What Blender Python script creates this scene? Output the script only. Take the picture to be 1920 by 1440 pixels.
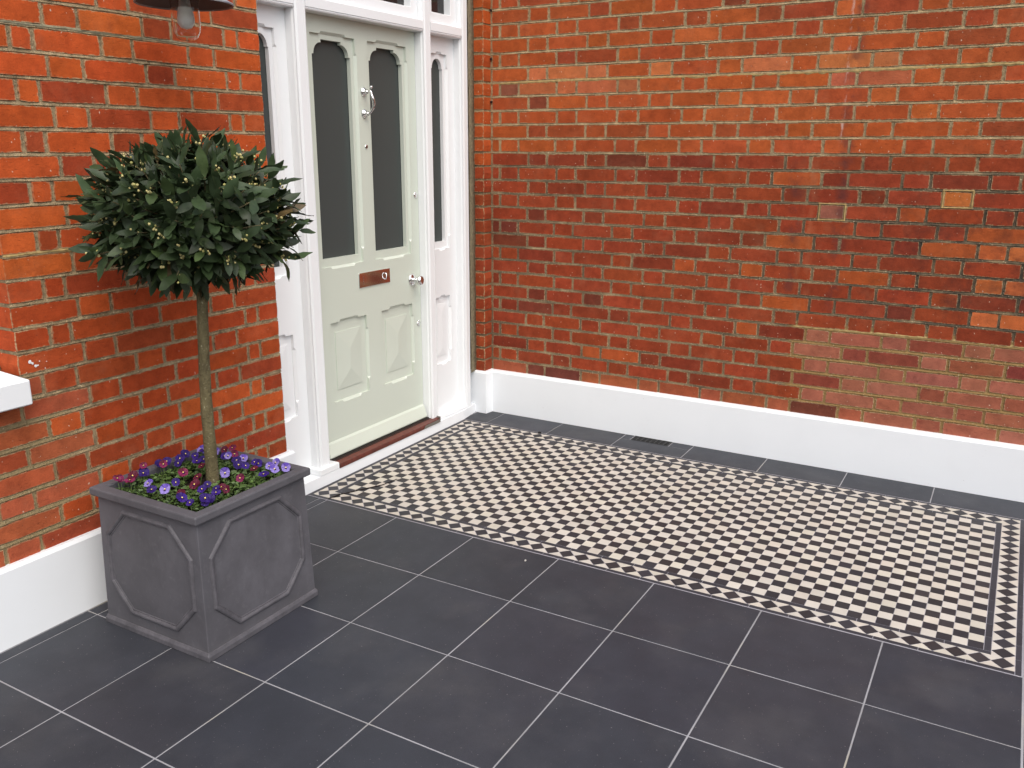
import bpy, bmesh, math, random
from mathutils import Vector, Matrix, noise as mnoise

for o in list(bpy.data.objects):
    bpy.data.objects.remove(o)
scene = bpy.context.scene
COL = scene.collection
rnd = random.Random(7)

# ------------------------------------------------------------------ camera
# X runs along the door wall away from the corner, Y along the side wall away
# from the corner, Z up; metres.
CAMP = Vector((2.4795, 2.6364, 1.5898))
RT = Vector((-0.497721, 0.867334, 0.002409))
DN = Vector((0.226002, 0.132372, -0.965091))
FW = Vector((-0.837375, -0.479802, -0.261904))
cam_d = bpy.data.cameras.new('camera')
cam_d.sensor_width = 36.0
cam_d.lens = 30.874
cam_d.clip_start = 0.05
cam_d.clip_end = 600
cam = bpy.data.objects.new('camera', cam_d)
COL.objects.link(cam)
cam.matrix_world = Matrix(((RT.x, -DN.x, -FW.x, CAMP.x), (RT.y, -DN.y, -FW.y, CAMP.y),
                           (RT.z, -DN.z, -FW.z, CAMP.z), (0, 0, 0, 1)))
scene.camera = cam

# ------------------------------------------------------------------ daylight, overcast
SUN_DIR = Vector((0.85, 1.0, 1.9)).normalized()      # towards the light
world = bpy.data.worlds.new('World')
scene.world = world
world.use_nodes = True
wn = world.node_tree
bg = wn.nodes['Background']
sky = wn.nodes.new('ShaderNodeTexSky')
sky.sky_type = 'NISHITA'
sky.sun_disc = False
sky.sun_elevation = math.asin(SUN_DIR.z)
sky.sun_rotation = math.atan2(SUN_DIR.x, SUN_DIR.y)
sky.dust_density = 5.0
sky.ozone_density = 1.0
hsv = wn.nodes.new('ShaderNodeHueSaturation')           # cloud cover: nearly grey sky
hsv.inputs['Saturation'].default_value = 0.75
wn.links.new(sky.outputs[0], hsv.inputs['Color'])
wn.links.new(hsv.outputs[0], bg.inputs[0])
bg.inputs[1].default_value = 0.15
sun_d = bpy.data.lights.new('sun', 'SUN')
sun_d.energy = 1.15
sun_d.angle = math.radians(85)
sun_d.color = (1.0, 0.99, 0.975)
sun = bpy.data.objects.new('sun', sun_d)
COL.objects.link(sun)
sun.rotation_euler = SUN_DIR.to_track_quat('Z', 'Y').to_euler()

scene.view_settings.view_transform = 'Standard'
scene.view_settings.look = 'None'
scene.view_settings.gamma = 1.0
scene.view_settings.use_curve_mapping = False
scene.view_settings.exposure = 0.50
scene.cycles.max_bounces = 8

# ------------------------------------------------------------------ helpers
def lin(r, g, b, k=1.0):
    def f(c):
        c /= 255.0
        return c / 12.92 if c <= 0.04045 else ((c + 0.055) / 1.055) ** 2.4
    return (f(r) * k, f(g) * k, f(b) * k, 1.0)

def to_px(p):
    d = Vector(p) - CAMP
    z = d.dot(FW)
    if z < 0.05:
        return None
    fpx = 30.874 / 36 * 1920
    return (960 + fpx * d.dot(RT) / z, 720 + fpx * d.dot(DN) / z, z)

def screen_weight(p, size):
    q = to_px(p)
    if q is None:
        return 0
    w = size / (q[2] * q[2])
    if not (-20 < q[0] < 1940 and -20 < q[1] < 1460):
        w *= 0.001
    return w

class MB:
    """collects geometry for ONE mesh"""
    def __init__(self):
        self.v, self.f, self.m, self.c, self.e = [], [], [], [], []
    def add(self, vs, fs, mat=0, col=None, xf=None, ev=None):
        b = len(self.v)
        self.e.extend(ev if ev else [0.0] * len(vs))
        for p in vs:
            p = Vector(p)
            self.v.append(xf @ p if xf else p)
            self.c.append(col)
        for q in fs:
            self.f.append([b + i for i in q])
            self.m.append(mat)
    def box(self, x0, x1, y0, y1, z0, z1, mat=0):
        x0, x1 = min(x0, x1), max(x0, x1)
        y0, y1 = min(y0, y1), max(y0, y1)
        self.add([(x0, y0, z0), (x1, y0, z0), (x1, y1, z0), (x0, y1, z0), (x0, y0, z1), (x1, y0, z1), (x1, y1, z1), (x0, y1, z1)],
                 [(0, 3, 2, 1), (4, 5, 6, 7), (0, 1, 5, 4), (1, 2, 6, 5), (2, 3, 7, 6), (3, 0, 4, 7)], mat)
    def lathe(self, prof, n=24, axis=None, mat=0, cap=True):
        """prof: (radius, height) along local z; axis: Matrix"""
        vs, fs = [], []
        for r, h in prof:
            for i in range(n):
                a = 2 * math.pi * i / n
                vs.append((r * math.cos(a), r * math.sin(a), h))
        for j in range(len(prof) - 1):
            for i in range(n):
                k = (i + 1) % n
                fs.append((j * n + i, j * n + k, (j + 1) * n + k, (j + 1) * n + i))
        if cap:
            fs.append(tuple(range(n - 1, -1, -1)))
            fs.append(tuple((len(prof) - 1) * n + i for i in range(n)))
        self.add(vs, fs, mat, None, axis)
    def tube(self, pts, rad, n=8, mat=0, closed=False, flat=1.0):
        pts = [Vector(p) for p in pts]
        N = len(pts)
        vs, fs = [], []
        for i, p in enumerate(pts):
            if closed:
                t = pts[(i + 1) % N] - pts[i - 1]
            else:
                t = pts[min(i + 1, N - 1)] - pts[max(i - 1, 0)]
            t.normalize()
            up = Vector((0, 0, 1)) if abs(t.z) < 0.9 else Vector((1, 0, 0))
            a = t.cross(up).normalized()
            b = a.cross(t).normalized()
            r = rad[i] if isinstance(rad, (list, tuple)) else rad
            for k in range(n):
                an = 2 * math.pi * k / n
                vs.append(p + a * (r * math.cos(an)) + b * (r * flat * math.sin(an)))
        for i in range(N if closed else N - 1):
            for k in range(n):
                j = (i + 1) % N
                fs.append((i * n + k, i * n + (k + 1) % n, j * n + (k + 1) % n, j * n + k))
        if not closed:
            fs.append(tuple(range(n - 1, -1, -1)))
            fs.append(tuple((N - 1) * n + k for k in range(n)))
        self.add(vs, fs, mat)
    def mesh(self, name, mats, smooth=False, bevel=0.0, fix=True):
        me = bpy.data.meshes.new(name)
        me.from_pydata([tuple(p) for p in self.v], [], self.f)
        for m in (mats if isinstance(mats, (list, tuple)) else [mats]):
            me.materials.append(m)
        me.polygons.foreach_set('material_index', self.m)
        if self.c and self.c[0] is not None:
            at = me.attributes.new('Col', 'FLOAT_COLOR', 'POINT')
            for i, c in enumerate(self.c):
                at.data[i].color = c
        if any(self.e):
            at = me.attributes.new('edge', 'FLOAT', 'POINT')
            at.data.foreach_set('value', self.e)
        if fix or bevel:
            bm = bmesh.new()
            bm.from_mesh(me)
            bmesh.ops.recalc_face_normals(bm, faces=bm.faces)
            if bevel:
                ed = [e for e in bm.edges if len(e.link_faces) == 2 and e.calc_face_angle(0) > 0.6]
                bmesh.ops.bevel(bm, geom=ed, offset=bevel, segments=1, affect='EDGES', clamp_overlap=True)
            bm.to_mesh(me)
            bm.free()
        if smooth:
            me.polygons.foreach_set('use_smooth', [True] * len(me.polygons))
        me.update()
        return me
    def build(self, name, mats, parent=None, smooth=False, bevel=0.0, fix=True):
        return link(name, self.mesh(name, mats, smooth, bevel, fix), parent)

def link(name, data, parent=None, loc=None, rotz=0.0, scale=None, color=None):
    o = bpy.data.objects.new(name, data)
    COL.objects.link(o)
    if parent:
        o.parent = parent
        # parents sit at their base: keep world coordinates for the children
        o.matrix_parent_inverse = Matrix.Translation(parent.location).inverted() if parent.type == 'EMPTY' and parent.parent is None else Matrix()
    if loc is not None:
        o.location = loc
    if rotz:
        o.rotation_euler = (0, 0, rotz)
    if scale is not None:
        o.scale = scale
    if color is not None:
        o.color = color
    return o

def thing(name, label, cat, loc, group=None):
    o = bpy.data.objects.new(name, None)
    o.empty_display_size = 0.05
    COL.objects.link(o)
    o.location = loc
    o['label'] = label
    o['category'] = cat
    if group:
        o['group'] = group
    return o

def struct(name, loc=(0, 0, 0)):
    o = bpy.data.objects.new(name, None)
    o.empty_display_size = 0.05
    COL.objects.link(o)
    o.location = loc
    o['kind'] = 'structure'
    return o

def tag(o, label, cat, group=None):
    o['label'] = label
    o['category'] = cat
    if group:
        o['group'] = group
    return o

def plate(mb, outer, inner, ya, yb, mat=0):
    """plate in the XZ plane with a hole, from y=ya (front) to y=yb (back)"""
    bm = bmesh.new()
    loops = []
    for L in (outer, inner):
        if not L:
            continue
        vs = [bm.verts.new((x, 0, z)) for x, z in L]
        for i in range(len(vs)):
            bm.edges.new((vs[i], vs[(i + 1) % len(vs)]))
        loops.append(len(vs))
    bmesh.ops.triangle_fill(bm, use_beauty=True, edges=bm.edges[:])
    bm.verts.index_update()
    vs = [(v.co.x, ya, v.co.z) for v in bm.verts]
    fs = [[v.index for v in f.verts] for f in bm.faces]
    bm.free()
    n = len(vs)
    sides = []
    s = 0
    for L in loops:
        for i in range(L):
            a, b = s + i, s + (i + 1) % L
            sides.append((a, b, b + n, a + n))
        s += L
    mb.add(vs + [(x, yb, z) for x, _, z in vs], fs + [[i + n for i in reversed(f)] for f in fs] + sides, mat)

# ------------------------------------------------------------------ materials
class NT:
    def __init__(self, name, rough=0.6, spec=0.5):
        self.mat = bpy.data.materials.new(name)
        self.mat.use_nodes = True
        self.t = self.mat.node_tree
        self.b = self.t.nodes['Principled BSDF']
        self.b.inputs['Roughness'].default_value = rough
        self.b.inputs['Specular IOR Level'].default_value = spec
        self._pos = None
    def n(self, kind, **kw):
        nd = self.t.nodes.new(kind)
        for k, v in kw.items():
            setattr(nd, k, v)
        return nd
    def l(self, a, b):
        self.t.links.new(a, b)
    def pos(self):
        if self._pos is None:
            self._pos = self.n('ShaderNodeNewGeometry').outputs['Position']
        return self._pos
    def vec(self, scale=(1, 1, 1), src=None):
        m = self.n('ShaderNodeMapping')
        m.inputs['Scale'].default_value = scale
        self.l(src or self.pos(), m.inputs['Vector'])
        return m.outputs[0]
    def noise(self, scale, detail=4, rough=0.55, src=None, sc=None):
        t = self.n('ShaderNodeTexNoise')
        t.inputs['Scale'].default_value = scale
        t.inputs['Detail'].default_value = detail
        t.inputs['Roughness'].default_value = rough
        self.l(self.vec(sc, src) if sc else (src or self.pos()), t.inputs['Vector'])
        return t.outputs[0]
    def ramp(self, val, a, b, c0=0.0, c1=1.0):
        m = self.n('ShaderNodeMapRange')
        m.inputs[1].default_value = a
        m.inputs[2].default_value = b
        m.inputs[3].default_value = c0
        m.inputs[4].default_value = c1
        self.l(val, m.inputs[0])
        return m.outputs[0]
    def math(self, op, a, b=None):
        m = self.n('ShaderNodeMath', operation=op)
        for i, x in enumerate((a, b)):
            if x is None:
                continue
            if isinstance(x, (int, float)):
                m.inputs[i].default_value = x
            else:
                self.l(x, m.inputs[i])
        return m.outputs[0]
    def mix(self, fac, a, b, blend='MIX'):
        m = self.n('ShaderNodeMix', data_type='RGBA', blend_type=blend)
        for i, x in ((0, fac), (6, a), (7, b)):
            if isinstance(x, (int, float)):
                m.inputs[i].default_value = x
            elif isinstance(x, tuple):
                m.inputs[i].default_value = x
            else:
                self.l(x, m.inputs[i])
        return m.outputs[2]
    def grey(self, v):
        c = self.n('ShaderNodeCombineColor')
        for i in range(3):
            self.l(v, c.inputs[i])
        return c.outputs[0]
    def color(self, c):
        if isinstance(c, tuple):
            self.b.inputs['Base Color'].default_value = c
        else:
            self.l(c, self.b.inputs['Base Color'])
    def bump(self, h, dist=0.002, strength=0.5):
        b = self.n('ShaderNodeBump')
        b.inputs['Strength'].default_value = strength
        b.inputs['Distance'].default_value = dist
        self.l(h, b.inputs['Height'])
        self.l(b.outputs[0], self.b.inputs['Normal'])
    def own(self, attr):
        """colour of the piece itself: object colour, or point colour in a joined mesh"""
        if attr:
            a = self.n('ShaderNodeAttribute', attribute_name='Col')
            return a.outputs['Color'], None
        i = self.n('ShaderNodeObjectInfo')
        return i.outputs['Color'], i.outputs['Random']

def brick_material(name, attr, side):
    m = NT(name, 0.9, 0.12)
    col, _ = m.own(attr)
    sx = m.n('ShaderNodeSeparateXYZ')
    m.l(m.pos(), sx.inputs[0])
    # large and small tone changes inside each brick
    c = m.mix(1.0, col, m.grey(m.ramp(m.noise(16, 5, 0.6), 0.3, 0.72, 0.78, 1.18)), 'MULTIPLY')
    c = m.mix(m.ramp(m.noise(34, 3), 0.52, 0.75, 0, 0.45), c, m.mix(1.0, col, (0.62, 0.55, 0.62, 1), 'MULTIPLY'))
    # creases of the clay, lying along the brick
    cre = m.noise(9, 6, 0.7, sc=(4, 4, 22))
    c = m.mix(m.ramp(cre, 0.64, 0.74, 0, 0.5), c, (0.075, 0.025, 0.016, 1))
    fine = m.noise(260, 3, 0.7)
    c = m.mix(1.0, c, m.grey(m.ramp(fine, 0.25, 0.75, 0.86, 1.14)), 'MULTIPLY')
    # old whitewash flecks and mortar smears
    fl = m.noise(95, 2, 0.4, sc=(1, 1, 0.7))
    c = m.mix(m.ramp(fl, 0.735, 0.76, 0, 0.8), c, (0.62, 0.47, 0.36, 1))
    # smear of mortar haze
    c = m.mix(m.ramp(m.noise(7, 5, 0.65), 0.55, 0.8, 0, 0.18), c, (0.36, 0.19, 0.11, 1))
    # mortar smeared over ragged arrises, and chipped dark ones
    ea = m.n('ShaderNodeAttribute', attribute_name='edge').outputs['Fac']
    rag = m.math('ADD', ea, m.math('MULTIPLY', m.math('SUBTRACT', m.noise(85, 4, 0.65), 0.5), 1.5))
    gate = m.ramp(m.noise(5.5, 3), 0.35, 0.6, 0.25, 1.0)
    c = m.mix(m.math('MULTIPLY', m.ramp(rag, 0.68, 0.98, 0, 0.9), gate), c, m.mix(m.noise(40, 3), lin(150, 128, 98), lin(192, 168, 130)))
    rag2 = m.math('ADD', ea, m.math('MULTIPLY', m.math('SUBTRACT', m.noise(62, 4, 0.6, sc=(1.1, 1.3, 1.2)), 0.5), 1.7))
    c = m.mix(m.ramp(rag2, 0.98, 1.2, 0, 0.75), c, (0.07, 0.03, 0.02, 1))
    # pits
    c = m.mix(m.ramp(m.noise(130, 2, 0.5), 0.70, 0.74, 0, 0.6), c, (0.09, 0.03, 0.02, 1))
    if side == 'right':
        # ghost of an old downpipe: pale lime streaks with a darker strip next to them
        def band(y0, w):
            d = m.math('ABSOLUTE', m.math('SUBTRACT', sx.outputs[1], y0))
            return m.ramp(m.math('ADD', d, m.ramp(m.noise(25, 3), 0, 1, -w * .5, w * .5)), w * 0.15, w, 1, 0)
        zt = m.ramp(sx.outputs[2], 1.55, 1.65, 0, 1)
        zb = m.math('MULTIPLY', m.ramp(sx.outputs[2], 0.70, 0.85, 0, 1), m.ramp(sx.outputs[2], 1.5, 1.56, 1, 0))
        brk = m.ramp(m.noise(30, 5, 0.7, sc=(1, 1, 0.35)), 0.46, 0.60, 0, 1)
        st = m.math('MULTIPLY', m.math('MULTIPLY', band(1.842, 0.010), zt), brk)
        st2 = m.math('MULTIPLY', m.math('MULTIPLY', band(1.722, 0.05), zb), m.ramp(m.noise(22, 5, 0.6, sc=(1, 1, 0.3)), 0.42, 0.78, 0, 0.55))
        dk = m.math('MULTIPLY', m.math('MULTIPLY', band(1.875, 0.045), m.ramp(sx.outputs[2], 0.7, 0.9, 0, 1)), m.ramp(m.noise(14, 4), 0.42, 0.6, 0, 0.55))
        dk2 = m.math('MULTIPLY', m.math('MULTIPLY', band(1.66, 0.05), zb), m.ramp(m.noise(13, 4), 0.42, 0.6, 0, 0.5))
        c = m.mix(dk, c, (0.075, 0.032, 0.032, 1))
        c = m.mix(dk2, c, (0.075, 0.032, 0.032, 1))
        c = m.mix(m.math('MULTIPLY', st, 0.7), c, (0.62, 0.47, 0.40, 1))
        c = m.mix(st2, c, (0.44, 0.18, 0.09, 1))
        # soot in the lower middle
        so = m.math('MULTIPLY', m.math('MULTIPLY', m.ramp(sx.outputs[1], 1.7, 2.3, 0, 1), m.math('MULTIPLY', m.ramp(sx.outputs[2], 0.7, 0.9, 0, 1), m.ramp(sx.outputs[2], 1.25, 1.5, 1, 0))), m.ramp(m.noise(11, 5, 0.6), 0.45, 0.7, 0, 0.6))
        c = m.mix(so, c, (0.06, 0.022, 0.018, 1))
    m.color(c)
    h = m.math('ADD', m.math('MULTIPLY', fine, 0.35), m.math('SUBTRACT', m.noise(60, 5, 0.7), m.ramp(cre, 0.6, 0.72, 0, 0.9)))
    m.bump(h, 0.0025, 0.65)
    return m.mat

def mortar_material(name, side):
    m = NT(name, 0.95, 0.15)
    sx = m.n('ShaderNodeSeparateXYZ')
    m.l(m.pos(), sx.inputs[0])
    n1 = m.noise(26, 6, 0.7)
    n2 = m.noise(190, 4, 0.7)
    hi, lo = (lin(186, 164, 126), lin(118, 102, 76)) if side == 'right' else (lin(176, 156, 122), lin(100, 88, 68))
    c = m.mix(m.ramp(n1, 0.3, 0.7), lo, hi)
    if side == 'right':
        # below the sooty course the joints are greyer
        c = m.mix(m.math('MULTIPLY', m.ramp(sx.outputs[2], 1.50, 1.60, 1, 0), m.ramp(m.noise(6, 5), 0.35, 0.6, 0.25, 0.9)), c, lin(96, 86, 70))
        c = m.mix(m.math('MULTIPLY', m.ramp(sx.outputs[1], 1.66, 1.70, 0, 1), m.ramp(sx.outputs[2], 0.735, 0.745, 1, 0)), c, m.mix(n1, lin(126, 100, 64), lin(160, 132, 86)))
        so = m.math('MULTIPLY', m.ramp(sx.outputs[1], 1.5, 2.2, 0, 1), m.math('MULTIPLY', m.ramp(sx.outputs[2], 0.74, 0.80, 0, 1), m.ramp(sx.outputs[2], 1.3, 1.56, 1, 0)))
        c = m.mix(m.math('MULTIPLY', so, m.ramp(m.noise(8, 5, 0.6), 0.35, 0.6, 0.1, 0.85)), c, lin(58, 55, 50))
    else:
        c = m.mix(m.math('MULTIPLY', m.ramp(sx.outputs[0], 0.70, 0.80, 0, 1), m.ramp(sx.outputs[2], 0.70, 0.80, 1, 0)), c, m.mix(n1, lin(120, 106, 78), lin(160, 142, 106)))
    c = m.mix(m.ramp(n2, 0.6, 0.75, 0, 0.5), c, lin(62, 58, 48))
    c = m.mix(m.ramp(m.noise(120, 3), 0.62, 0.72, 0, 0.6), c, lin(205, 192, 160))
    m.color(c)
    m.bump(m.math('ADD', n2, m.math('MULTIPLY', n1, 2.0)), 0.005, 0.9)
    return m.mat

def paint(name, rgb, rough=0.35, grain=0.0006, dirt=0.06, bscale=45, spec=0.5):
    m = NT(name, rough, spec)
    n1 = m.noise(6, 5, 0.6)
    c = m.mix(m.ramp(n1, 0.45, 0.8, 0, dirt), rgb, tuple(x * 0.72 for x in rgb[:3]) + (1,))
    m.color(c)
    m.bump(m.math('ADD', m.noise(bscale, 4), m.math('MULTIPLY', m.noise(420, 2, sc=(1, 1, 0.12)), 0.3)), grain, 0.5)
    return m.mat

def simple(name, rgb, rough=0.6, metal=0.0, spec=0.5, var=0.0, scale=30, bump=0.0):
    m = NT(name, rough, spec)
    m.b.inputs['Metallic'].default_value = metal
    if var:
        n1 = m.noise(scale, 5)
        m.color(m.mix(1.0, rgb, m.grey(m.ramp(n1, 0.3, 0.7, 1 - var, 1 + var)), 'MULTIPLY'))
        if bump:
            m.bump(n1, bump, 0.6)
    else:
        m.color(rgb)
    return m.mat

def ceramic(name, attr, rough, speck, spec=0.5, big=0.07, dust=0.0):
    m = NT(name, rough, spec)
    col, rv = m.own(attr)
    f = m.noise(420, 3, 0.75)
    c = m.mix(1.0, col, m.grey(m.ramp(m.noise(7, 5, 0.6), 0.3, 0.7, 1 - big, 1 + big)), 'MULTIPLY')
    if dust:
        c = m.mix(m.ramp(m.noise(2.6, 6, 0.62), 0.50, 0.80, 0, dust), c, lin(104, 102, 100))
        c = m.mix(m.ramp(m.noise(150, 2, 0.4), 0.72, 0.76, 0, 0.5), c, lin(150, 148, 146))
    c = m.mix(1.0, c, m.grey(m.ramp(f, 0.25, 0.75, 1 - speck, 1 + speck)), 'MULTIPLY')
    m.color(c)
    m.l(m.ramp(m.noise(5, 4), 0.3, 0.7, rough - 0.06, rough + 0.06), m.b.inputs['Roughness'])
    m.bump(f, 0.0005, 0.35)
    return m.mat

M = {}
for s in ('left', 'right'):
    M['brick_' + s] = brick_material('brick_' + s, False, s)
    M['brickj_' + s] = brick_material('brick_joined_' + s, True, s)
    M['mortar_' + s] = mortar_material('mortar_' + s, s)
def bed_joints(mb, axis, fix, a0, a1, zs, h=.0046):
    """weather-struck pointing: each bed joint slopes out to a ragged lower lip"""
    for z in zs:
        n = max(2, int((a1 - a0) / .03))
        vs, fs = [], []
        for i in range(n + 1):
            a = a0 + (a1 - a0) * i / n
            lip = rnd.uniform(-.0010, .0016)
            zu, zd = z + h + rnd.uniform(-.0006, .0012), z - h + rnd.uniform(-.0014, .0008)
            for d, zz_ in ((-.004, zu + .001), (-.0030, zu), (lip, zd + .0008), (lip - .0012, zd - .0002), (-.005, zd - .0006)):
                vs.append((fix + d, a, zz_) if axis == 'y' else (a, fix + d, zz_))
        for i in range(n):
            for j in range(4):
                fs.append((i * 5 + j, i * 5 + j + 1, i * 5 + 6 + j, i * 5 + 5 + j))
        mb.add(vs, fs)
M['white'] = paint('white_gloss_paint', (0.775, 0.80, 0.81, 1), 0.32)
m = NT('white_masonry_paint', 0.62, 0.4)
c = m.mix(m.ramp(m.noise(3.5, 6, 0.6), 0.45, 0.80, 0, 0.14), (0.77, 0.80, 0.82, 1), (0.60, 0.62, 0.63, 1))
c = m.mix(m.ramp(m.noise(60, 3, 0.5), 0.735, 0.77, 0, 0.35), c, (0.35, 0.33, 0.30, 1))
m.color(c)
m.bump(m.math('ADD', m.math('MULTIPLY', m.noise(5, 2), 1.5), m.math('MULTIPLY', m.noise(120, 4), 0.6)), 0.0012, 0.4)
M['render'] = m.mat
M['sage'] = paint('sage_paint', lin(194, 202, 190), 0.36, 0.0005, 0.05)
M['tile'] = ceramic('slate_grey_porcelain', False, 0.52, 0.30, 0.35, 0.12, 0.22)
M['mosaic'] = ceramic('unglazed_mosaic', False, 0.55, 0.07)
M['mosaicj'] = ceramic('unglazed_mosaic_joined', True, 0.55, 0.07)

m = NT('grout', 0.9, 0.2)
c = m.mix(m.ramp(m.noise(4, 4), 0.35, 0.65), lin(152, 152, 156), lin(134, 134, 136))
c = m.mix(m.ramp(m.noise(2.3, 3), 0.56, 0.68, 0, 0.55), c, lin(170, 162, 136))
c = m.mix(m.ramp(m.noise(90, 4), 0.58, 0.75, 0, 0.5), c, lin(130, 128, 124))
m.color(c)
m.bump(m.noise(300, 3), 0.001, 0.5)
M['grout'] = m.mat
m = NT('mosaic_grout', 0.9, 0.2)
m.color(m.mix(m.ramp(m.noise(5, 4), 0.35, 0.65), lin(138, 136, 142), lin(160, 158, 164)))
M['mgrout'] = m.mat

# lead-look planter: brown grey with pale chalky scuffs
m = NT('lead_look_fibreglass', 0.62, 0.3)
n1 = m.noise(5.5, 6, 0.62)
c = m.mix(m.ramp(n1, 0.3, 0.7), lin(74, 73, 77), lin(88, 87, 92))
c = m.mix(m.ramp(m.noise(5.5, 6, 0.62, sc=(1, 1, 0.55)), 0.50, 0.74, 0, 0.55), c, lin(108, 107, 113))
c = m.mix(m.ramp(m.noise(38, 5, 0.75), 0.56, 0.76, 0, 0.35), c, lin(112, 110, 114))
sx = m.n('ShaderNodeSeparateXYZ')
m.l(m.pos(), sx.inputs[0])
c = m.mix(m.math('MULTIPLY', m.ramp(sx.outputs[2], 0.0, 0.045, 1, 0), m.ramp(m.noise(20, 5), 0.35, 0.65, 0.1, 0.8)), c, lin(98, 96, 95))
m.color(c)
m.bump(m.noise(90, 5, 0.6), 0.0010, 0.35)
M['lead'] = m.mat
m = NT('lead_look_worn', 0.62, 0.3)
c = m.mix(m.ramp(m.noise(14, 6, 0.7), 0.35, 0.68), lin(70, 69, 73), lin(94, 92, 97))
c = m.mix(m.ramp(m.noise(60, 5, 0.75), 0.60, 0.78, 0, 0.45), c, lin(122, 120, 122))
m.color(c)
m.bump(m.noise(90, 5, 0.6), 0.0010, 0.35)
M['lead_worn'] = m.mat

M['glass_dark'] = simple('frosted_glass', lin(63, 69, 68), 0.42, 0, 0.35)
M['glass_clear'] = simple('dark_window_glass', lin(38, 38, 38), 0.08, 0, 0.5)
M['chrome'] = simple('chrome', (0.82, 0.82, 0.82, 1), 0.10, 1.0)
M['hardwood'] = simple('hardwood_cill', lin(92, 44, 34), 0.4, 0, 0.5, 0.35, 40, 0.001)
M['weather'] = simple('weather_bar', lin(38, 34, 30), 0.55, 0, 0.5, 0.4, 60, 0.001)
M['black_iron'] = simple('black_grille', lin(34, 34, 34), 0.5, 0, 0.5, 0.3, 60)
M['hole'] = simple('dark_hole', lin(10, 10, 10), 0.9)
M['alu'] = simple('dull_aluminium', lin(150, 147, 140), 0.4, 0.8)
M['enamel'] = simple('galvanised_shade', lin(150, 154, 160), 0.45, 0.2, 0.5, 0.25, 25)
M['enamel_in'] = simple('shade_underside', lin(62, 58, 58), 0.6)
M['bulb'] = simple('frosted_bulb', (0.80, 0.80, 0.78, 1), 0.35)
m = NT('clear_glass', 0.02, 0.5)
m.b.inputs['Transmission Weight'].default_value = 1.0
m.b.inputs['IOR'].default_value = 1.45
m.color((0.97, 0.98, 0.97, 1))
M['jar'] = m.mat
M['soil'] = simple('soil', lin(40, 32, 26), 0.95, 0, 0.2, 0.5, 70, 0.006)
M['twig'] = simple('twig', lin(30, 23, 19), 0.8, 0, 0.3, 0.3, 200)
M['rust'] = simple('rusty_nail', lin(44, 22, 18), 0.8, 0.3)
M['stone'] = simple('pale_pebble', lin(190, 186, 178), 0.8, 0, 0.3, 0.2, 200)
M['cement'] = simple('repair_cement', lin(158, 136, 92), 0.95, 0, 0.15, 0.3, 45, 0.004)
M['fillet'] = simple('fillet_cement', lin(128, 122, 100), 0.95, 0, 0.15, 0.3, 60, 0.004)

# bark
m = NT('bay_bark', 0.8, 0.3)
n1 = m.noise(30, 6, 0.7, sc=(1, 1, 0.5))
c = m.mix(m.ramp(n1, 0.3, 0.7), lin(78, 70, 48), lin(116, 107, 76))
c = m.mix(m.ramp(m.noise(110, 3), 0.62, 0.7, 0, 0.7), c, lin(166, 160, 130))
c = m.mix(m.ramp(m.noise(50, 4, sc=(1, 1, 3)), 0.6, 0.75, 0, 0.7), c, lin(62, 54, 38))
m.color(c)
m.bump(m.math('ADD', n1, m.noise(160, 3)), 0.006, 0.9)
M['bark'] = m.mat

def leaf_mat(name, attr):
    m = NT(name, 0.48, 0.32)
    col, _ = m.own(attr)
    g = m.n('ShaderNodeNewGeometry')
    under = m.mix(1.0, col, (1.7, 1.65, 1.9, 1), 'MULTIPLY')
    c = m.mix(g.outputs['Backfacing'], m.mix(1.0, col, m.grey(m.ramp(m.noise(60, 3), 0.3, 0.7, 0.8, 1.2)), 'MULTIPLY'), under)
    m.color(c)
    m.bump(m.noise(160, 3), 0.0008, 0.3)
    return m.mat
M['leaf'] = leaf_mat('bay_leaf', False)
M['leafj'] = leaf_mat('bay_leaf_joined', True)
M['bud'] = simple('cream_buds', lin(178, 168, 112), 0.55)
M['bud2'] = simple('olive_buds', lin(150, 146, 84), 0.55)
M['viola_leaf'] = simple('viola_leaf', lin(72, 94, 46), 0.5, 0, 0.4, 0.45, 45)
M['viola_stem'] = simple('viola_stem', lin(96, 118, 62), 0.6)
for k, v in {'purple': (34, 10, 84), 'purple2': (44, 16, 104), 'burgundy': (78, 8, 36), 'burgundy2': (108, 24, 66),
             'lavender': (84, 64, 148), 'lavender2': (126, 112, 176), 'eye': (226, 206, 110), 'deep': (30, 10, 44)}.items():
    M['v_' + k] = simple('petal_' + k, lin(*v), 0.6, 0, 0.3, 0.15, 90)
m = NT('gravel', 0.9, 0.3)
v = m.n('ShaderNodeTexVoronoi')
v.inputs['Scale'].default_value = 55
m.l(m.pos(), v.inputs['Vector'])
m.color(m.mix(m.ramp(v.outputs['Distance'], 0.0, 0.7), m.mix(m.noise(30, 3), lin(150, 132, 112), lin(92, 78, 66)), lin(48, 40, 34)))
m.bump(v.outputs['Distance'], 0.02, 0.9)
M['gravel'] = m.mat
M['edging'] = simple('edging_brick', lin(78, 66, 70), 0.8, 0, 0.3, 0.3, 30, 0.002)

# ------------------------------------------------------------------ ground
g = MB()
g.add([(-300, -300, -0.10), (300, -300, -0.10), (300, 300, -0.10), (-300, 300, -0.10)], [(0, 1, 2, 3)])
o = g.build('ground', M['gravel'], fix=False)
o['kind'] = 'structure'

# ------------------------------------------------------------------ porch floor of large porcelain tiles
U_END = 3.0
YE = 2.826
floor = struct('porch_floor')
b = MB()
b.box(-2.30, U_END, -0.28, YE + 0.004, -0.12, -0.0018)
b.build('grout_bed', M['grout'], floor)

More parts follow.
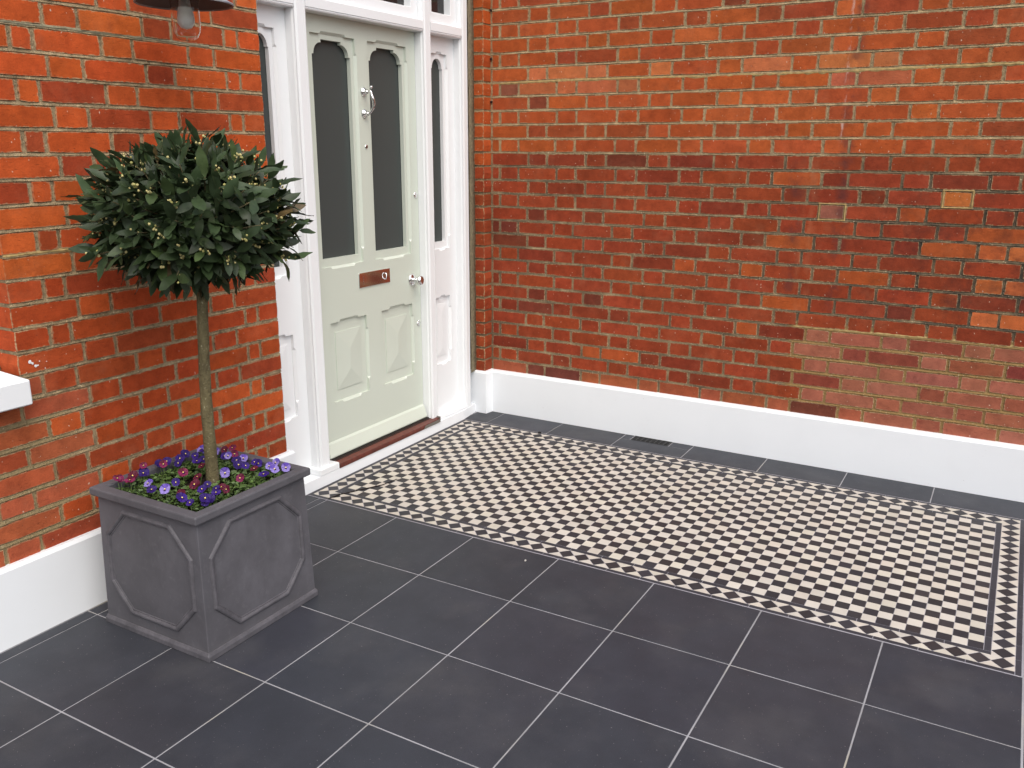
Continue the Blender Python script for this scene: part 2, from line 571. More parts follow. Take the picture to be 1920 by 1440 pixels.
tile_cache = {}
def tile_mesh(w, d, name, mat, t=0.008, ch=0.0012):
    key = (round(w, 4), round(d, 4), name)
    if key in tile_cache:
        return tile_cache[key]
    mb = MB()
    a, c = w / 2, d / 2
    mb.add([(-a, -c, -t), (a, -c, -t), (a, c, -t), (-a, c, -t), (-a, -c, -ch), (a, -c, -ch), (a, c, -ch), (-a, c, -ch),
            (-a + ch, -c + ch, 0), (a - ch, -c + ch, 0), (a - ch, c - ch, 0), (-a + ch, c - ch, 0)],
           [(0, 1, 5, 4), (1, 2, 6, 5), (2, 3, 7, 6), (3, 0, 4, 7), (4, 5, 9, 8), (5, 6, 10, 9), (6, 7, 11, 10), (7, 4, 8, 11), (8, 9, 10, 11)])
    tile_cache[key] = mb.mesh(name, mat)
    return tile_cache[key]

J = 0.0050
def floor_tile(x0, x1, y0, y1, jit=True):
    w, d = x1 - x0 - J, y1 - y0 - J
    if w < 0.01 or d < 0.01:
        return
    k = 1 + rnd.uniform(-0.07, 0.07)
    col = lin(49, 51, 57)
    o = link('floor_tile', tile_mesh(w, d, 'floor_tile', M['tile']), floor,
             ((x0 + x1) / 2, (y0 + y1) / 2, rnd.uniform(-0.0004, 0.0004)), 0, None,
             (col[0] * k * rnd.uniform(.97, 1.03), col[1] * k, col[2] * k * rnd.uniform(.98, 1.04), 1))
T = 0.403
xs = [-0.389, 0.0, T, 2 * T, 3 * T, 4 * T, 5 * T, 6 * T]
ys = [0.004] + [T * i for i in range(1, 8)]
for i in range(len(xs) - 1):
    for j in range(len(ys) - 1):
        floor_tile(xs[i], xs[i + 1], ys[j], ys[j + 1] if j < 6 else YE)
    if i > 0:
        floor_tile(xs[i], xs[i + 1], -0.049, ys[0])
floor_tile(-0.389, 0.0, -0.04, 0.004)
floor_tile(-0.389, -0.216, -0.118, -0.04)
floor_tile(-0.216, 0.0, -0.049, -0.04)
# border course along the side wall, with cut tiles round the grating
wy = [-0.135] + [0.028 + 0.4015 * k for k in range(0, 7)] + [YE]
for k in range(len(wy) - 1):
    if k == 3:
        floor_tile(-1.908, -1.764, wy[k], wy[k + 1])
        floor_tile(-1.984, -1.908, wy[k], 0.886)
        floor_tile(-1.984, -1.908, 1.112, wy[k + 1])
    else:
        if k:
            floor_tile(-1.984, -1.764, wy[k], wy[k + 1])
        else:
            lt = MB()
            P_ = [(-1.7667, -.132), (-1.7667, .0253), (-1.9825, .0253), (-1.9825, -.060), (-1.9235, -.066), (-1.9235, -.132)]
            lt.add([(x, y, -.008) for x, y in P_] + [(x, y, 0) for x, y in P_], [(6, 7, 8, 9, 10, 11)] + [(i, (i + 1) % 6, 6 + (i + 1) % 6, 6 + i) for i in range(6)])
            lt.build('floor_tile', M['tile'], floor).color = lin(47, 49, 54)

# edging bricks along the outer side of the porch
for k in range(24):
    mb = MB()
    x0 = -2.0 + k * 0.21
    mb.box(x0 + 0.004, x0 + 0.206, YE + 0.006, YE + 0.104, -0.12, -0.004 - rnd.uniform(0, 0.002))
    mb.build('edging_brick', M['edging'], floor, bevel=0.003)

# ------------------------------------------------------------------ Victorian mosaic panel
mos = struct('mosaic_floor', (-1.075, 1.35, 0))
X0, X1, Y0, Y1 = -1.6475, -0.5025, -0.008, 2.711      # chequered field
NX, NY = 24, 57
SX, SY = (X1 - X0) / NX, (Y1 - Y0) / NY
b = MB()
b.box(-1.763, -0.389, -0.121, YE - 0.003, -0.006, -0.0009)
b.build('mosaic_bed', M['mgrout'], mos)
BLK, WHT = lin(42, 41, 44), lin(186, 181, 171)
def mcol(black):
    if black:
        k = rnd.uniform(0.82, 1.25)
        w = rnd.choice([(1, 1, 1), (1.08, 1, 0.96), (0.96, 1, 1.08)])
        return (BLK[0] * k * w[0], BLK[1] * k * w[1], BLK[2] * k * w[2], 1)
    k = rnd.uniform(0.93, 1.04)
    w = rnd.choice([(1, 1, 1), (1.0, 0.975, 0.95), (1, 1, 0.96), (1, 1, 1)])
    return (WHT[0] * k * w[0], WHT[1] * k * w[1], WHT[2] * k * w[2], 1)
G = 0.0010
cells = []
for i in range(NX):
    for j in range(NY):
        p = (X0 + (i + .5) * SX + rnd.uniform(-.0003, .0003), Y0 + (j + .5) * SY + rnd.uniform(-.0003, .0003), rnd.uniform(0, 0.0005))
        black = (i + j) % 2 == (NX - 1) % 2
        cells.append((screen_weight(p, 1), p, mcol(black)))
cells.sort(key=lambda c: -c[0])
sq = tile_mesh(SX - 2 * G * .8, SY - 2 * G * .8, 'mosaic_tile', M['mosaic'], 0.006, 0.0006)
for w, p, c in cells[:300]:
    link('mosaic_tile', sq, mos, p, 0, None, c)
mb = MB()
sv = [tuple(v.co) for v in sq.vertices]
sf = [tuple(f.vertices) for f in sq.polygons]
for w, p, c in cells[300:]:
    mb.add([(x + p[0], y + p[1], z + p[2]) for x, y, z in sv], sf, 0, c)
o = mb.build('mosaic_tiles', M['mosaicj'], mos, fix=False)
o['kind'] = 'stuff'

# dark strip lines, inner and outer
def strips(axis, a0, a1, c0, c1, step=0.136):
    n = max(1, round((a1 - a0) / step))
    for k in range(n):
        s0, s1 = a0 + (a1 - a0) * k / n, a0 + (a1 - a0) * (k + 1) / n
        L, Wd = s1 - s0 - 2 * G, c1 - c0 - 2 * G * 1.3
        kk = rnd.uniform(0.9, 1.2)
        c = lin(45, 46, 52)
        col = (c[0] * kk, c[1] * kk, c[2] * kk, 1)
        if axis == 'y':
            link('border_strip', tile_mesh(Wd, L, 'border_strip', M['mosaic'], 0.006, 0.0006), mos, ((c0 + c1) / 2, (s0 + s1) / 2, 0.0002), 0, None, col)
        else:
            link('border_strip', tile_mesh(L, Wd, 'border_strip', M['mosaic'], 0.006, 0.0006), mos, ((s0 + s1) / 2, (c0 + c1) / 2, 0.0002), 0, None, col)
SI, SB, SO = 0.0225, 0.069, 0.0195
strips('y', Y0 - SI, Y1 + SI, X1, X1 + SI)
strips('y', Y0 - SI, Y1 + SI, X0 - SI, X0)
strips('x', X0, X1, Y1, Y1 + SI, 0.096)
strips('x', X0, X1, Y0 - SI, Y0)
ax0, ax1, ay0, ay1 = X0 - SI - SB, X1 + SI + SB, Y0 - SI - SB, Y1 + SI + SB
strips('y', ay0 - SO, ay1, ax1, ax1 + SO)
strips('y', ay0 - SO, ay1, ax0 - SO, ax0)
strips('x', ax0 - SO, ax1 + SO, ay1, ay1 + SO, 0.1)
strips('x', ax0, ax1, ay0 - SO, ay0)

# band of diamonds and half-square triangles
def prism(name, pts, col, parent):
    mb = MB()
    cx = sum(p[0] for p in pts) / len(pts)
    cy = sum(p[1] for p in pts) / len(pts)
    n = len(pts)
    mb.add([(x - cx, y - cy, -0.006) for x, y in pts] + [(x - cx, y - cy, 0) for x, y in pts],
           [tuple(n + i for i in range(n))] + [(i, (i + 1) % n, n + (i + 1) % n, n + i) for i in range(n)])
    return mb.mesh(name, M['mosaic']), (cx, cy, 0.0002)
shape_cache = {}
def place_shape(name, key, pts, black):
    if key not in shape_cache:
        shape_cache[key] = prism(name, pts, None, None)[0]
    cx = sum(p[0] for p in pts) / len(pts)
    cy = sum(p[1] for p in pts) / len(pts)
    link(name, shape_cache[key], mos, (cx, cy, rnd.uniform(0, .0004)), 0, None, mcol(black))
bx = SB / 2
NYD, NXD = 43, 20
dy = (ay1 - ay0 - SB) / (NYD - 1)
dx = (ax1 - ax0 - SB) / (NXD - 1)
g1 = 0.0010
def diamond_row(axis, cfix, a0, step, n, ends):
    h = bx
    q = step / 2
    for k in range(n):
        a = a0 + k * step
        r = (h - g1 * 1.6, q - g1 * 1.6)
        if axis == 'y':
            pts = [(cfix + r[0], a), (cfix, a + r[1]), (cfix - r[0], a), (cfix, a - r[1])]
        else:
            pts = [(a + r[1], cfix), (a, cfix + r[0]), (a - r[1], cfix), (a, cfix - r[0])]
        place_shape('border_diamond', ('d', axis, round(step, 4)), pts, True)
        if k < n - 1 or ends:
            for sgn in (1, -1):
                c = a + q
                base = h - g1 * 0.4
                if axis == 'y':
                    pts = [(cfix + sgn * base, c - q + 3 * g1), (cfix + sgn * base, c + q - 3 * g1), (cfix + sgn * g1 * 1.8, c)]
                    if sgn < 0:
                        pts.reverse()
                else:
                    pts = [(c - q + 3 * g1, cfix + sgn * base), (c + q - 3 * g1, cfix + sgn * base), (c, cfix + sgn * g1 * 1.8)]
                    if sgn > 0:
                        pts.reverse()
                place_shape('border_triangle', ('t', axis, sgn, round(step, 4)), pts, False)
diamond_row('y', ax1 - bx, ay0 + bx, dy, NYD, False)
diamond_row('y', ax0 + bx, ay0 + bx, dy, NYD, False)
diamond_row('x', ay1 - bx, ax0 + bx + dx, dx, NXD - 2, False)
diamond_row('x', ay0 + bx, ax0 + bx + dx, dx, NXD - 2, False)
# fill at the corners: small white triangles round the corner diamonds
for cxx, sx_ in ((ax1 - bx, 1), (ax0 + bx, -1)):
    for cyy, sy_ in ((ay0 + bx, -1), (ay1 - bx, 1)):
        e = bx - g1 * .5
        for ox, oy in ((sx_, sy_), (sx_, -sy_), (-sx_, sy_)):
            if (ox, oy) == (sx_, sy_):
                pts = [(cxx + ox * e, cyy + oy * e), (cxx + ox * e, cyy + oy * 2.5 * g1), (cxx + ox * 2.5 * g1, cyy + oy * e)]
                if ox * oy > 0:
                    pts.reverse()
                place_shape('border_triangle', ('c', ox, oy), pts, False)
            elif oy == sy_:
                # outer edge running along x
                st = dx / 2
                pts = [(cxx + ox * 2.5 * g1, cyy + oy * e), (cxx + ox * (2 * st - 3 * g1), cyy + oy * e), (cxx + ox * st, cyy + oy * 1.8 * g1)]
                if ox * oy > 0:
                    pts.reverse()
                pts.reverse()
                place_shape('border_triangle', ('e', ox, oy), pts, False)
                pts = [(cxx + ox * st, cyy - oy * 1.8 * g1), (cxx + ox * (2 * st - 3 * g1), cyy - oy * e), (cxx + ox * (bx), cyy - oy * e)]
                if ox * oy > 0:
                    pts.reverse()
                pts.reverse()
                place_shape('border_triangle', ('f', ox, oy), pts, False)

# ------------------------------------------------------------------ bricks
def brick_variant(L, H, seed, depth=0.014):
    r = random.Random(seed)
    nx = 3 if L > 0.15 else 2
    a, c = L / 2, H / 2
    pts = []
    for i in range(nx):
        pts.append((-a + 2 * a * i / nx, -c))
    pts.append((a, -c)); pts.append((a, 0))
    for i in range(nx):
        pts.append((a - 2 * a * i / nx, c))
    pts.append((-a, c)); pts.append((-a, 0))
    wob = [(r.uniform(-.0013, .0010), r.uniform(-.0016, .0011)) for _ in pts]
    n = len(pts)
    ch = 0.0016
    front, back, inn = [], [], []
    for (x, z), (wx, wz) in zip(pts, wob):
        sx, sz = (1 if x > 0 else -1), (1 if z > 0 else -1 if z < 0 else 0)
        corner = abs(abs(x) - a) < 1e-6 and abs(abs(z) - c) < 1e-6
        edge_x = abs(abs(x) - a) < 1e-6
        edge_z = abs(abs(z) - c) < 1e-6
        k = 0.0014 if corner else 0
        px = x + (sx * wx if edge_x else 0) - (sx * k if corner else 0)
        pz = z + (sz * wz if edge_z else 0) - (sz * k if corner else 0)
        front.append((px - (sx * ch if edge_x else 0), r.uniform(-.0002, .0002), pz - (sz * ch if edge_z else 0)))
        back.append((px, -depth, pz))
        q = .011
        inn.append((px - (sx * q if edge_x else 0), r.uniform(-.0003, .0003), pz - (sz * q if edge_z else 0)))
    mb = MB()
    mb.add(front + back + inn, [tuple(2 * n + i for i in range(n))] + [(i, n + i, n + (i + 1) % n, (i + 1) % n) for i in range(n)] +
           [(i, (i + 1) % n, 2 * n + (i + 1) % n, 2 * n + i) for i in range(n)], ev=[1.0] * (2 * n) + [0.0] * n)
    if depth > .05:
        # returns that show: keep the smears to the arris
        mid = [(x, -.009, z) for x, y, z in back]
        mb = MB()
        mb.add(front + mid + back + inn, [tuple(3 * n + i for i in range(n))] +
               [(k * n + i, k * n + n + i, k * n + n + (i + 1) % n, k * n + (i + 1) % n) for k in (0, 1) for i in range(n)] +
               [(i, (i + 1) % n, 3 * n + (i + 1) % n, 3 * n + i) for i in range(n)], ev=[1.0] * n + [0.0] * (3 * n))
    return mb
BH = 0.0764
variants = {}
for kind, L, cnt in (('s', 0.2295, 9), ('h', 0.111, 7), ('c', 0.05, 4)):
    variants[kind] = [(brick_variant(L, BH - 0.0084, i * 7 + ord(kind)), L) for i in range(cnt)]
    variants[kind + 'd'] = [(brick_variant(L, BH - 0.0084, i * 7 + ord(kind) + 3, 0.10), L) for i in range(cnt)]
brick_mesh = {}
def jit(c, a):
    k = 1 + rnd.uniform(-a, a)
    return (min(1, c[0] * .755 * k * rnd.uniform(.96, 1.04)), c[1] * .84 * k * rnd.uniform(.92, 1.08), c[2] * .70 * k * rnd.uniform(.9, 1.1), 1)

def lay_bricks(parent, side, lst, zbase, rotz):
    """lst: (centre, length, kind, depth, colour); the 300 that show largest are objects, the rest one joined part"""
    items = []
    for (p, L, kind, depth, col, hs) in lst:
        kind = kind + 'd' if depth > .05 else kind
        vi = rnd.randrange(len(variants[kind]))
        items.append((screen_weight(p, L), p, L, kind, depth, col, vi, hs))
    items.sort(key=lambda t: -t[0])
    joined = MB()
    for k, (w, p, L, kind, depth, col, vi, hs) in enumerate(items):
        mbv, L0 = variants[kind][vi]
        rot = (rnd.uniform(-.006, .006), rnd.uniform(-.005, .005), rotz + rnd.uniform(-.006, .006))
        sc = (L / L0, 1.0, hs)
        off = Vector((0, rnd.uniform(-.0012, .0012), rnd.uniform(-.001, .001)))
        off.rotate(Matrix.Rotation(rotz, 3, 'Z'))
        loc = Vector(p) + off
        if k < 300:
            key = (side, kind, vi)
            if key not in brick_mesh:
                brick_mesh[key] = mbv.mesh('brick', M['brick_' + side])
            o = link('brick', brick_mesh[key], parent, loc, 0, sc, col)
            o.rotation_euler = rot
        else:
            from mathutils import Euler
            xf = Matrix.Translation(loc) @ Euler(rot).to_matrix().to_4x4() @ Matrix.Diagonal((*sc, 1))
            joined.add(mbv.v, mbv.f, 0, col, xf, mbv.e)
    if joined.v:
        o = joined.build('brick_courses', M['brickj_' + side], parent)
        o['kind'] = 'stuff'

# ---- side wall (right in the picture)
WX = -2.02
wall_r = thing('brick_wall', 'weathered red brick side wall with patched pinkish bricks and white plinth beside the mosaic floor', 'wall', (WX - .1, 1.4, 0))
b = MB()
b.box(-2.26, WX - 0.0032, -0.30, 3.60, 0, 2.78)
bed_joints(b, 'y', WX, -.083, 3.55, [0.2528 + BH * k for k in range(1, 33)])
b.build('mortar', M['mortar_right'], wall_r)
lst = []
JN = 0.0082
zc0 = 0.2528
CO = -0.083
for n in range(33):
    z0 = zc0 + n * BH
    zc = z0 + BH / 2
    segs = []
    if n % 2 == 0:
        y = CO + 0.003
        while y < 3.55:
            segs.append((y, y + 0.2385, 's')); y += 0.2385
            segs.append((y, y + 0.1195, 'h')); y += 0.1195
    else:
        segs = [(CO + 0.003, CO + 0.0565, 'c')]
        y = CO + 0.0595
        y0 = y
        while y < 3.55:
            segs.append((y, y + 0.1195, 'h')); y += 0.1195
            segs.append((y, y + 0.2385, 's')); y += 0.2385
    wob = rnd.uniform(-.012, .012)
    for (a, c, kind) in segs:
        a += wob * 0.5 if a > 0.1 else 0
        c += wob * 0.5 if c > 0.1 else 0
        ym = (a + c) / 2
        r = rnd.random()
        if z0 > 1.50:
            col = lin(184, 85, 50)
            if r < .12: col = lin(168, 76, 50)
            elif r < .145: col = lin(140, 68, 52)
            elif r > .90: col = lin(196, 95, 55)
        else:
            col = lin(160, 68, 46)
            if r < .20: col = lin(142, 60, 44)
            elif r < .25: col = lin(126, 58, 48)
            elif r > .92: col = lin(184, 86, 50)
        if n == 0: col = lin(162, 84, 62) if r > .25 else lin(120, 64, 54)
        hs = 1.0
        if n in (20, 22) and r < .12: col = lin(172, 96, 78)
        # spalled, re-coloured faces by the thick cement joint
        if n in (21, 22):
            if n == 22 and (.15 < ym < .75 or .86 < ym < 1.05 or 1.45 < ym < 1.62 or 1.78 < ym < 2.02): col = lin(206, 112, 76)
            if n == 21 and (.05 < ym < .86 or 1.82 < ym < 2.1): col = lin(196, 104, 76)
            if r < .15: col = lin(150, 84, 72)
        # rebuilt patch low down at the outer end
        edge = 1.66 if n % 2 else 1.78
        if n <= 5 and ym > edge + (.12 if n < 2 else 0):
            col = lin(172, 100, 86) if r > .3 else (lin(162, 86, 72) if r > .10 else lin(146, 70, 62))
            hs = 0.93
        if n == 13 and kind == 'h' and 1.70 < ym < 1.86: col = lin(178, 100, 88)
        if n == 5 and 1.70 < ym < 1.80: col = lin(204, 116, 84)
        if n == 14 and kind == 'h' and 2.24 < ym < 2.42: col = lin(204, 108, 62)
        if n in (7, 9, 11) and 2.5 < ym: col = lin(204, 104, 66)
        lst.append(((WX, ym, zc), c - a - JN, kind, 0.014, jit(col, .10), hs))
# nib beside the door frame: bricks that turn the corner
NX_ = -1.945
for n in range(33):
    zc = zc0 + n * BH + BH / 2
    col = lin(188, 84, 46) if zc > 1.5 else lin(164, 70, 46)
    L = 0.072
    lst.append(((NX_, -0.086 - L / 2, zc), L, 'c', 0.088, jit(col, .12), 1.0))
lay_bricks(wall_r, 'right', lst, zc0, -math.pi / 2)
b = MB()
b.box(WX - .01, NX_ - 0.004, -0.30, -0.092, 0, 2.78)
b.build('nib_mortar', M['mortar_right'], wall_r)
# cement fillet closing the gap to the frame
b = MB()
pr = [(-1.868, -0.140), (-1.90, -0.146), (-1.944, -0.150), (-1.944, -0.2), (-1.862, -0.2)]
vs, fs = [], []
zz = [0.26 + 0.06 * i for i in range(43)]
for z in zz:
    for (x, y) in pr:
        vs.append((x + rnd.uniform(-.0025, .0025), y + rnd.uniform(-.002, .002), z))
for j in range(len(zz) - 1):
    for i in range(4):
        fs.append((j * 5 + i, j * 5 + i + 1, j * 5 + 6 + i, j * 5 + 5 + i))
b.add(vs, fs)
b.build('cement_fillet', M['fillet'], wall_r, smooth=True)
# thick cement repair joint
def bead(pts_a, pts_b, axis, fix, z, th, out, name, parent, mat):
    mb = MB()
    n = int((pts_b - pts_a) / 0.022)
    vs, fs = [], []
    for i in range(n + 1):
        a = pts_a + (pts_b - pts_a) * i / n
        zz_ = z + 0.003 * math.sin(a * 3.1) + rnd.uniform(-.001, .001)
        t1, t2 = th * rnd.uniform(.7, 1.2), th * rnd.uniform(.7, 1.2)
        o1 = out + rnd.uniform(-.001, .001)
        row = [(-.006, zz_ + t1 + .002), (o1 - .002, zz_ + t1), (o1, zz_), (o1 - .002, zz_ - t2), (-.006, zz_ - t2 - .002)]
        for d, z_ in row:
            vs.append((fix + d, a, z_) if axis == 'y' else (a, fix + d, z_))
    for i in range(n):
        for j in range(4):
            fs.append((i * 5 + j, i * 5 + j + 1, i * 5 + 6 + j, i * 5 + 5 + j))
    mb.add(vs, fs)
    return mb.build(name, mat, parent)
bead(CO, 3.5, 'y', WX, zc0 + 22 * BH - .006, .0075, .0015, 'cement_joint', wall_r, M['cement'])
bead(1.70, 3.5, 'y', WX, zc0 + 6 * BH + .002, .0070, .0005, 'cement_joint', wall_r, M['cement'])
for (n_, yc) in ((14, 2.33), (13, 1.78)):
    best = min((q for q in lst if q[2] == 'h' and abs(q[0][2] - (zc0 + n_ * BH + BH / 2)) < .01 and q[0][0] == WX), key=lambda q: abs(q[0][1] - yc))
    (bx_, by_, bz_), bl = best[0], best[1]
    mb = MB()
    for ys_ in (by_ - bl / 2 - .004, by_ + bl / 2 + .004):
        vs = []
        for i in range(5):
            z_ = bz_ - BH / 2 + BH * i / 4
            w_ = .0075 + rnd.uniform(-.002, .002)
            vs += [(WX - .004, ys_ - w_, z_), (WX + .0022, ys_, z_), (WX - .004, ys_ + w_, z_)]
        mb.add(vs, [(i * 3 + j, i * 3 + j + 1, i * 3 + 4 + j, i * 3 + 3 + j) for i in range(4) for j in (0, 1)])
    for zs_ in (bz_ - BH / 2, bz_ + BH / 2):
        vs = []
        for i in range(6):
            y_ = by_ - bl / 2 - .008 + (bl + .016) * i / 5
            w_ = .0065 + rnd.uniform(-.0015, .0015)
            vs += [(WX - .004, y_, zs_ - w_), (WX + .0026, y_, zs_), (WX - .004, y_, zs_ + w_)]
        mb.add(vs, [(i * 3 + j, i * 3 + j + 1, i * 3 + 4 + j, i * 3 + 3 + j) for i in range(5) for j in (0, 1)])
    mb.build('cement_joint', M['cement'], wall_r)
# white rendered plinth (ledge on top, returns round the nib)
b = MB()
pz = 0.262
poly = [(-1.983, 3.60), (-1.983, -0.060), (-1.922, -0.068), (-1.926, -0.30), (-2.26, -0.30), (-2.26, 3.60)]
n = len(poly)
b.add([(x, y, 0) for x, y in poly] + [(x, y, pz - .012) for x, y in poly] + [(x - (.007 if x > -2.2 else 0), y - (.006 if i in (1, 2) else 0), pz) for i, (x, y) in enumerate(poly)],
      [tuple(2 * n + i for i in range(n))] + [(i, (i + 1) % n, n + (i + 1) % n, n + i) for i in range(n)] + [(n + i, n + (i + 1) % n, 2 * n + (i + 1) % n, 2 * n + i) for i in range(n)])
b.build('plinth', M['render'], wall_r)
for z in (2.315, 2.06, 1.83):
    mb = MB()
    mb.lathe([(0.0045, 0), (0.0055, .010), (0.0075, .011), (0.006, .016)], 8,
             Matrix.Translation((WX - .004, -0.079, z)) @ Matrix.Rotation(math.pi / 2, 4, 'Y'))
    mb.build('nail', M['rust'], wall_r)

# ---- door wall (left in the picture), with a window opening further along
WY = -0.075
wall_l = thing('brick_wall', 'orange red brick front wall with white plinth behind the grey planter', 'wall', (0.6, WY - .1, 0))
EU = -0.236          # arris at the door recess
WU = 0.909           # arris at the window reveal
zl0 = 0.2606
b = MB()
b.box(EU + .005, WU - .005, WY - .30, WY - 0.0032, 0, 2.78)
b.box(WU - .006, 2.2, WY - .30, WY - 0.004, 0, 0.80)
bed_joints(b, 'x', WY, EU + .002, WU - .002, [zl0 + BH * k for k in range(1, 33)])
bed_joints(b, 'x', WY, WU, 2.1, [zl0 + BH * k for k in range(1, 7)])
b.build('mortar', M['mortar_left'], wall_l)
lst = []
for n in range(33):
    z0 = zl0 + n * BH
    zc = z0 + BH / 2
    low = z0 < 0.80
    segs = []
    if n % 2 == 1:
        u = EU
        seq = ['s', 'h'] * 8
        xs_ = [u]
        segs = []
        for k in seq:
            L = 0.2355 if k == 's' else 0.1215
            if not low and u > 0.70:
                break
            segs.append((u, u + L, k)); u += L
        if not low:
            segs.append((u, u + .075, 'c')); segs.append((u + .075, WU, 'h'))
    else:
        segs = [(EU, -0.123, 'h'), (-0.123, -0.053, 'c')]
        u = -0.053
        for k in ['s', 'h'] * 8:
            L = 0.2425 if k == 's' else 0.1215
            if not low and u + L > WU - .12 and k == 's':
                segs.append((u, WU, 's'))
                break
            segs.append((u, u + L, k)); u += L
    for (a, c, kind) in segs:
        if a > 2.1: continue
        ea, ec = a + JN / 2, c - JN / 2
        depth = 0.014
        if a == EU: ea = a; depth = 0.102
        if c == WU: ec = c; depth = 0.102
        r = rnd.random()
        col = lin(200, 86, 46)
        if z0 < 1.25: col = lin(186, 77, 45)
        if r < .20: col = lin(172, 72, 46)
        elif r > .86: col = lin(210, 96, 50)
        um = (a + c) / 2
        if low and um > 0.78: col = lin(186, 92, 66) if r > .3 else lin(170, 74, 52)
        lst.append((((ea + ec) / 2, WY, zc), ec - ea, kind, depth, jit(col, .09), .90 if (low and um > .78) else 1.0))
lay_bricks(wall_l, 'left', lst, zl0, 0)
bead(0.42, WU - .004, 'x', WY, zl0 + 13 * BH, .0068, .001, 'cement_joint', wall_l, M['cement'])
bead(0.02, WU - .004, 'x', WY, zl0 + 22 * BH, .0068, .0005, 'cement_joint', wall_l, M['fillet'])
b = MB()
pz = 0.272
pf = -0.052
poly = [(2.2, pf), (EU - .028, pf), (EU - .028, -0.30), (2.2, -0.30)]
b.add([(x, y, 0) for x, y in poly] + [(x, y, pz - .012) for x, y in poly] +
      [(2.2, pf - .008, pz), (EU - .020, pf - .008, pz), (EU - .020, -0.30, pz), (2.2, -.30, pz)],
      [(8, 9, 10, 11)] + [(i, (i + 1) % 4, 4 + (i + 1) % 4, 4 + i) for i in range(4)] + [(4 + i, 4 + (i + 1) % 4, 8 + (i + 1) % 4, 8 + i) for i in range(4)])
b.build('plinth', M['render'], wall_l)
# splashes of white paint above the sill
for (x, z, r) in ((.870, .914, .0065), (.862, .908, .0045), (.853, .898, .0055), (.838, .911, .0022), (.815, .905, .0018), (.822, .884, .0018), (.845, .898, .003)):
    mb = MB()
    ring = [(x + r * rnd.uniform(.7, 1.3) * math.cos(i * .7), WY + .0022, z + r * rnd.uniform(.6, 1.2) * math.sin(i * .7)) for i in range(9)]
    mb.add([(x, WY + .0030, z)] + ring, [(0, i + 1, (i + 1) % 9 + 1) for i in range(9)])
    mb.build('paint_splash', M['white'], wall_l)

# ------------------------------------------------------------------ window further along the door wall
win = thing('sash_window', 'white painted window sill jutting from the brick front wall left of the potted tree', 'window', (1.5, WY, 0.8))
b = MB()
su = 0.928
b.add([(su, WY - .10, .800), (2.1, WY - .10, .800), (2.1, 0.012, .800), (su, 0.012, .800),
       (su, WY - .10, .892), (2.1, WY - .10, .892), (2.1, 0.012, .881), (su, 0.012, .881)],
      [(0, 3, 2, 1), (4, 5, 6, 7), (0, 1, 5, 4), (1, 2, 6, 5), (2, 3, 7, 6), (3, 0, 4, 7)])
b.build('sill', M['render'], win, bevel=.004)
b = MB()
b.box(WU, .99, WY - .16, WY - .10, .892, 2.70)
b.box(.99, 2.1, WY - .16, WY - .10, .892, .96)
b.box(.99, 2.1, WY - .155, WY - .105, 1.62, 1.68)
b.box(2.02, 2.1, WY - .16, WY - .101, .96, 2.70)
b.build('frame', M['white'], win, bevel=.003)
for z0, z1 in ((.962, 1.618), (1.682, 2.70)):
    b = MB()
    b.box(.992, 2.018, WY - .14, WY - .132, z0, z1)
    b.build('pane', M['glass_clear'], win)

# ------------------------------------------------------------------ door frame with sidelights and fanlights
FV, PV = -0.140, -0.196        # front of the posts, face of the recessed panels
frame = thing('door_frame', 'white painted timber door frame with arched sidelights and fanlights', 'door frame', (-1.02, -.17, .054))
def post(x0, x1, z0=.054, z1=2.72, name='post'):
    mb = MB()
    r = .010
    sec = [(x0, -0.25), (x0, FV - .020), (x0 - .004, FV - .012), (x0 - .003, FV - .003), (x0 - .010, FV - .001), (x0 - .012, FV - .004), (x0 - .015, FV),
           (x1 + .015, FV), (x1 + .012, FV - .004), (x1 + .010, FV - .001), (x1 + .003, FV - .003), (x1 + .004, FV - .012), (x1, FV - .020), (x1, -0.25)]
    n = len(sec)
    mb.add([(x, y, z0) for x, y in sec] + [(x, y, z1) for x, y in sec],
           [(i, (i + 1) % n, n + (i + 1) % n, n + i) for i in range(n)] + [tuple(range(n)), tuple(n + i for i in reversed(range(n)))])
    return mb.build(name, M['white'], frame)
# x0 is the end nearer the camera (larger x)
post(-0.514, -0.588)
post(-1.450, -1.518)
post(-1.808, -1.868, name='jamb')
post(-0.150, -0.224, name='jamb')
def rail(z0, z1, xa, xb, name='transom', lip=True):
    mb = MB()
    sec = [(-.25, z1), (FV - .02, z1), (FV - .004, z1 - .002), (FV - .0015, z1 - .006), (FV - .0015, z0 + .014), (FV - .006, z0 + .012), (FV - .003, z0 + .008), (FV - .006, z0 + .002), (FV - .016, z0), (-.25, z0)]
    n = len(sec)
    mb.add([(xa, y, z) for y, z in sec] + [(xb, y, z) for y, z in sec],
           [(i, (i + 1) % n, n + (i + 1) % n, n + i) for i in range(n)] + [tuple(range(n)), tuple(n + i for i in reversed(range(n)))])
    return mb.build(name, M['white'], frame)
for xa, xb in ((-.224, -.515), (-.587, -1.451), (-1.517, -1.809)):
    rail(2.150, 2.208, xa, xb)
    rail(2.66, 2.72, xa, xb, 'head')
# fanlights above the transom
for xa, xb in ((-.226, -.512), (-.590, -1.448), (-1.520, -1.806)):
    mb = MB()
    w = .055
    plate(mb, [(xa, 2.2085), (xb, 2.2085), (xb, 2.659), (xa, 2.659)], [(xa - w, 2.262), (xb + w, 2.262), (xb + w, 2.61), (xa - w, 2.61)], FV - .034, -.235)
    f = mb.build('fanlight', M['white'], frame, bevel=.002)
    mb = MB()
    mb.box(xa - w + .002, xb + w - .002, -.222, -.216, 2.264, 2.608)
    link('pane', mb.mesh('pane', M['glass_clear']), f)

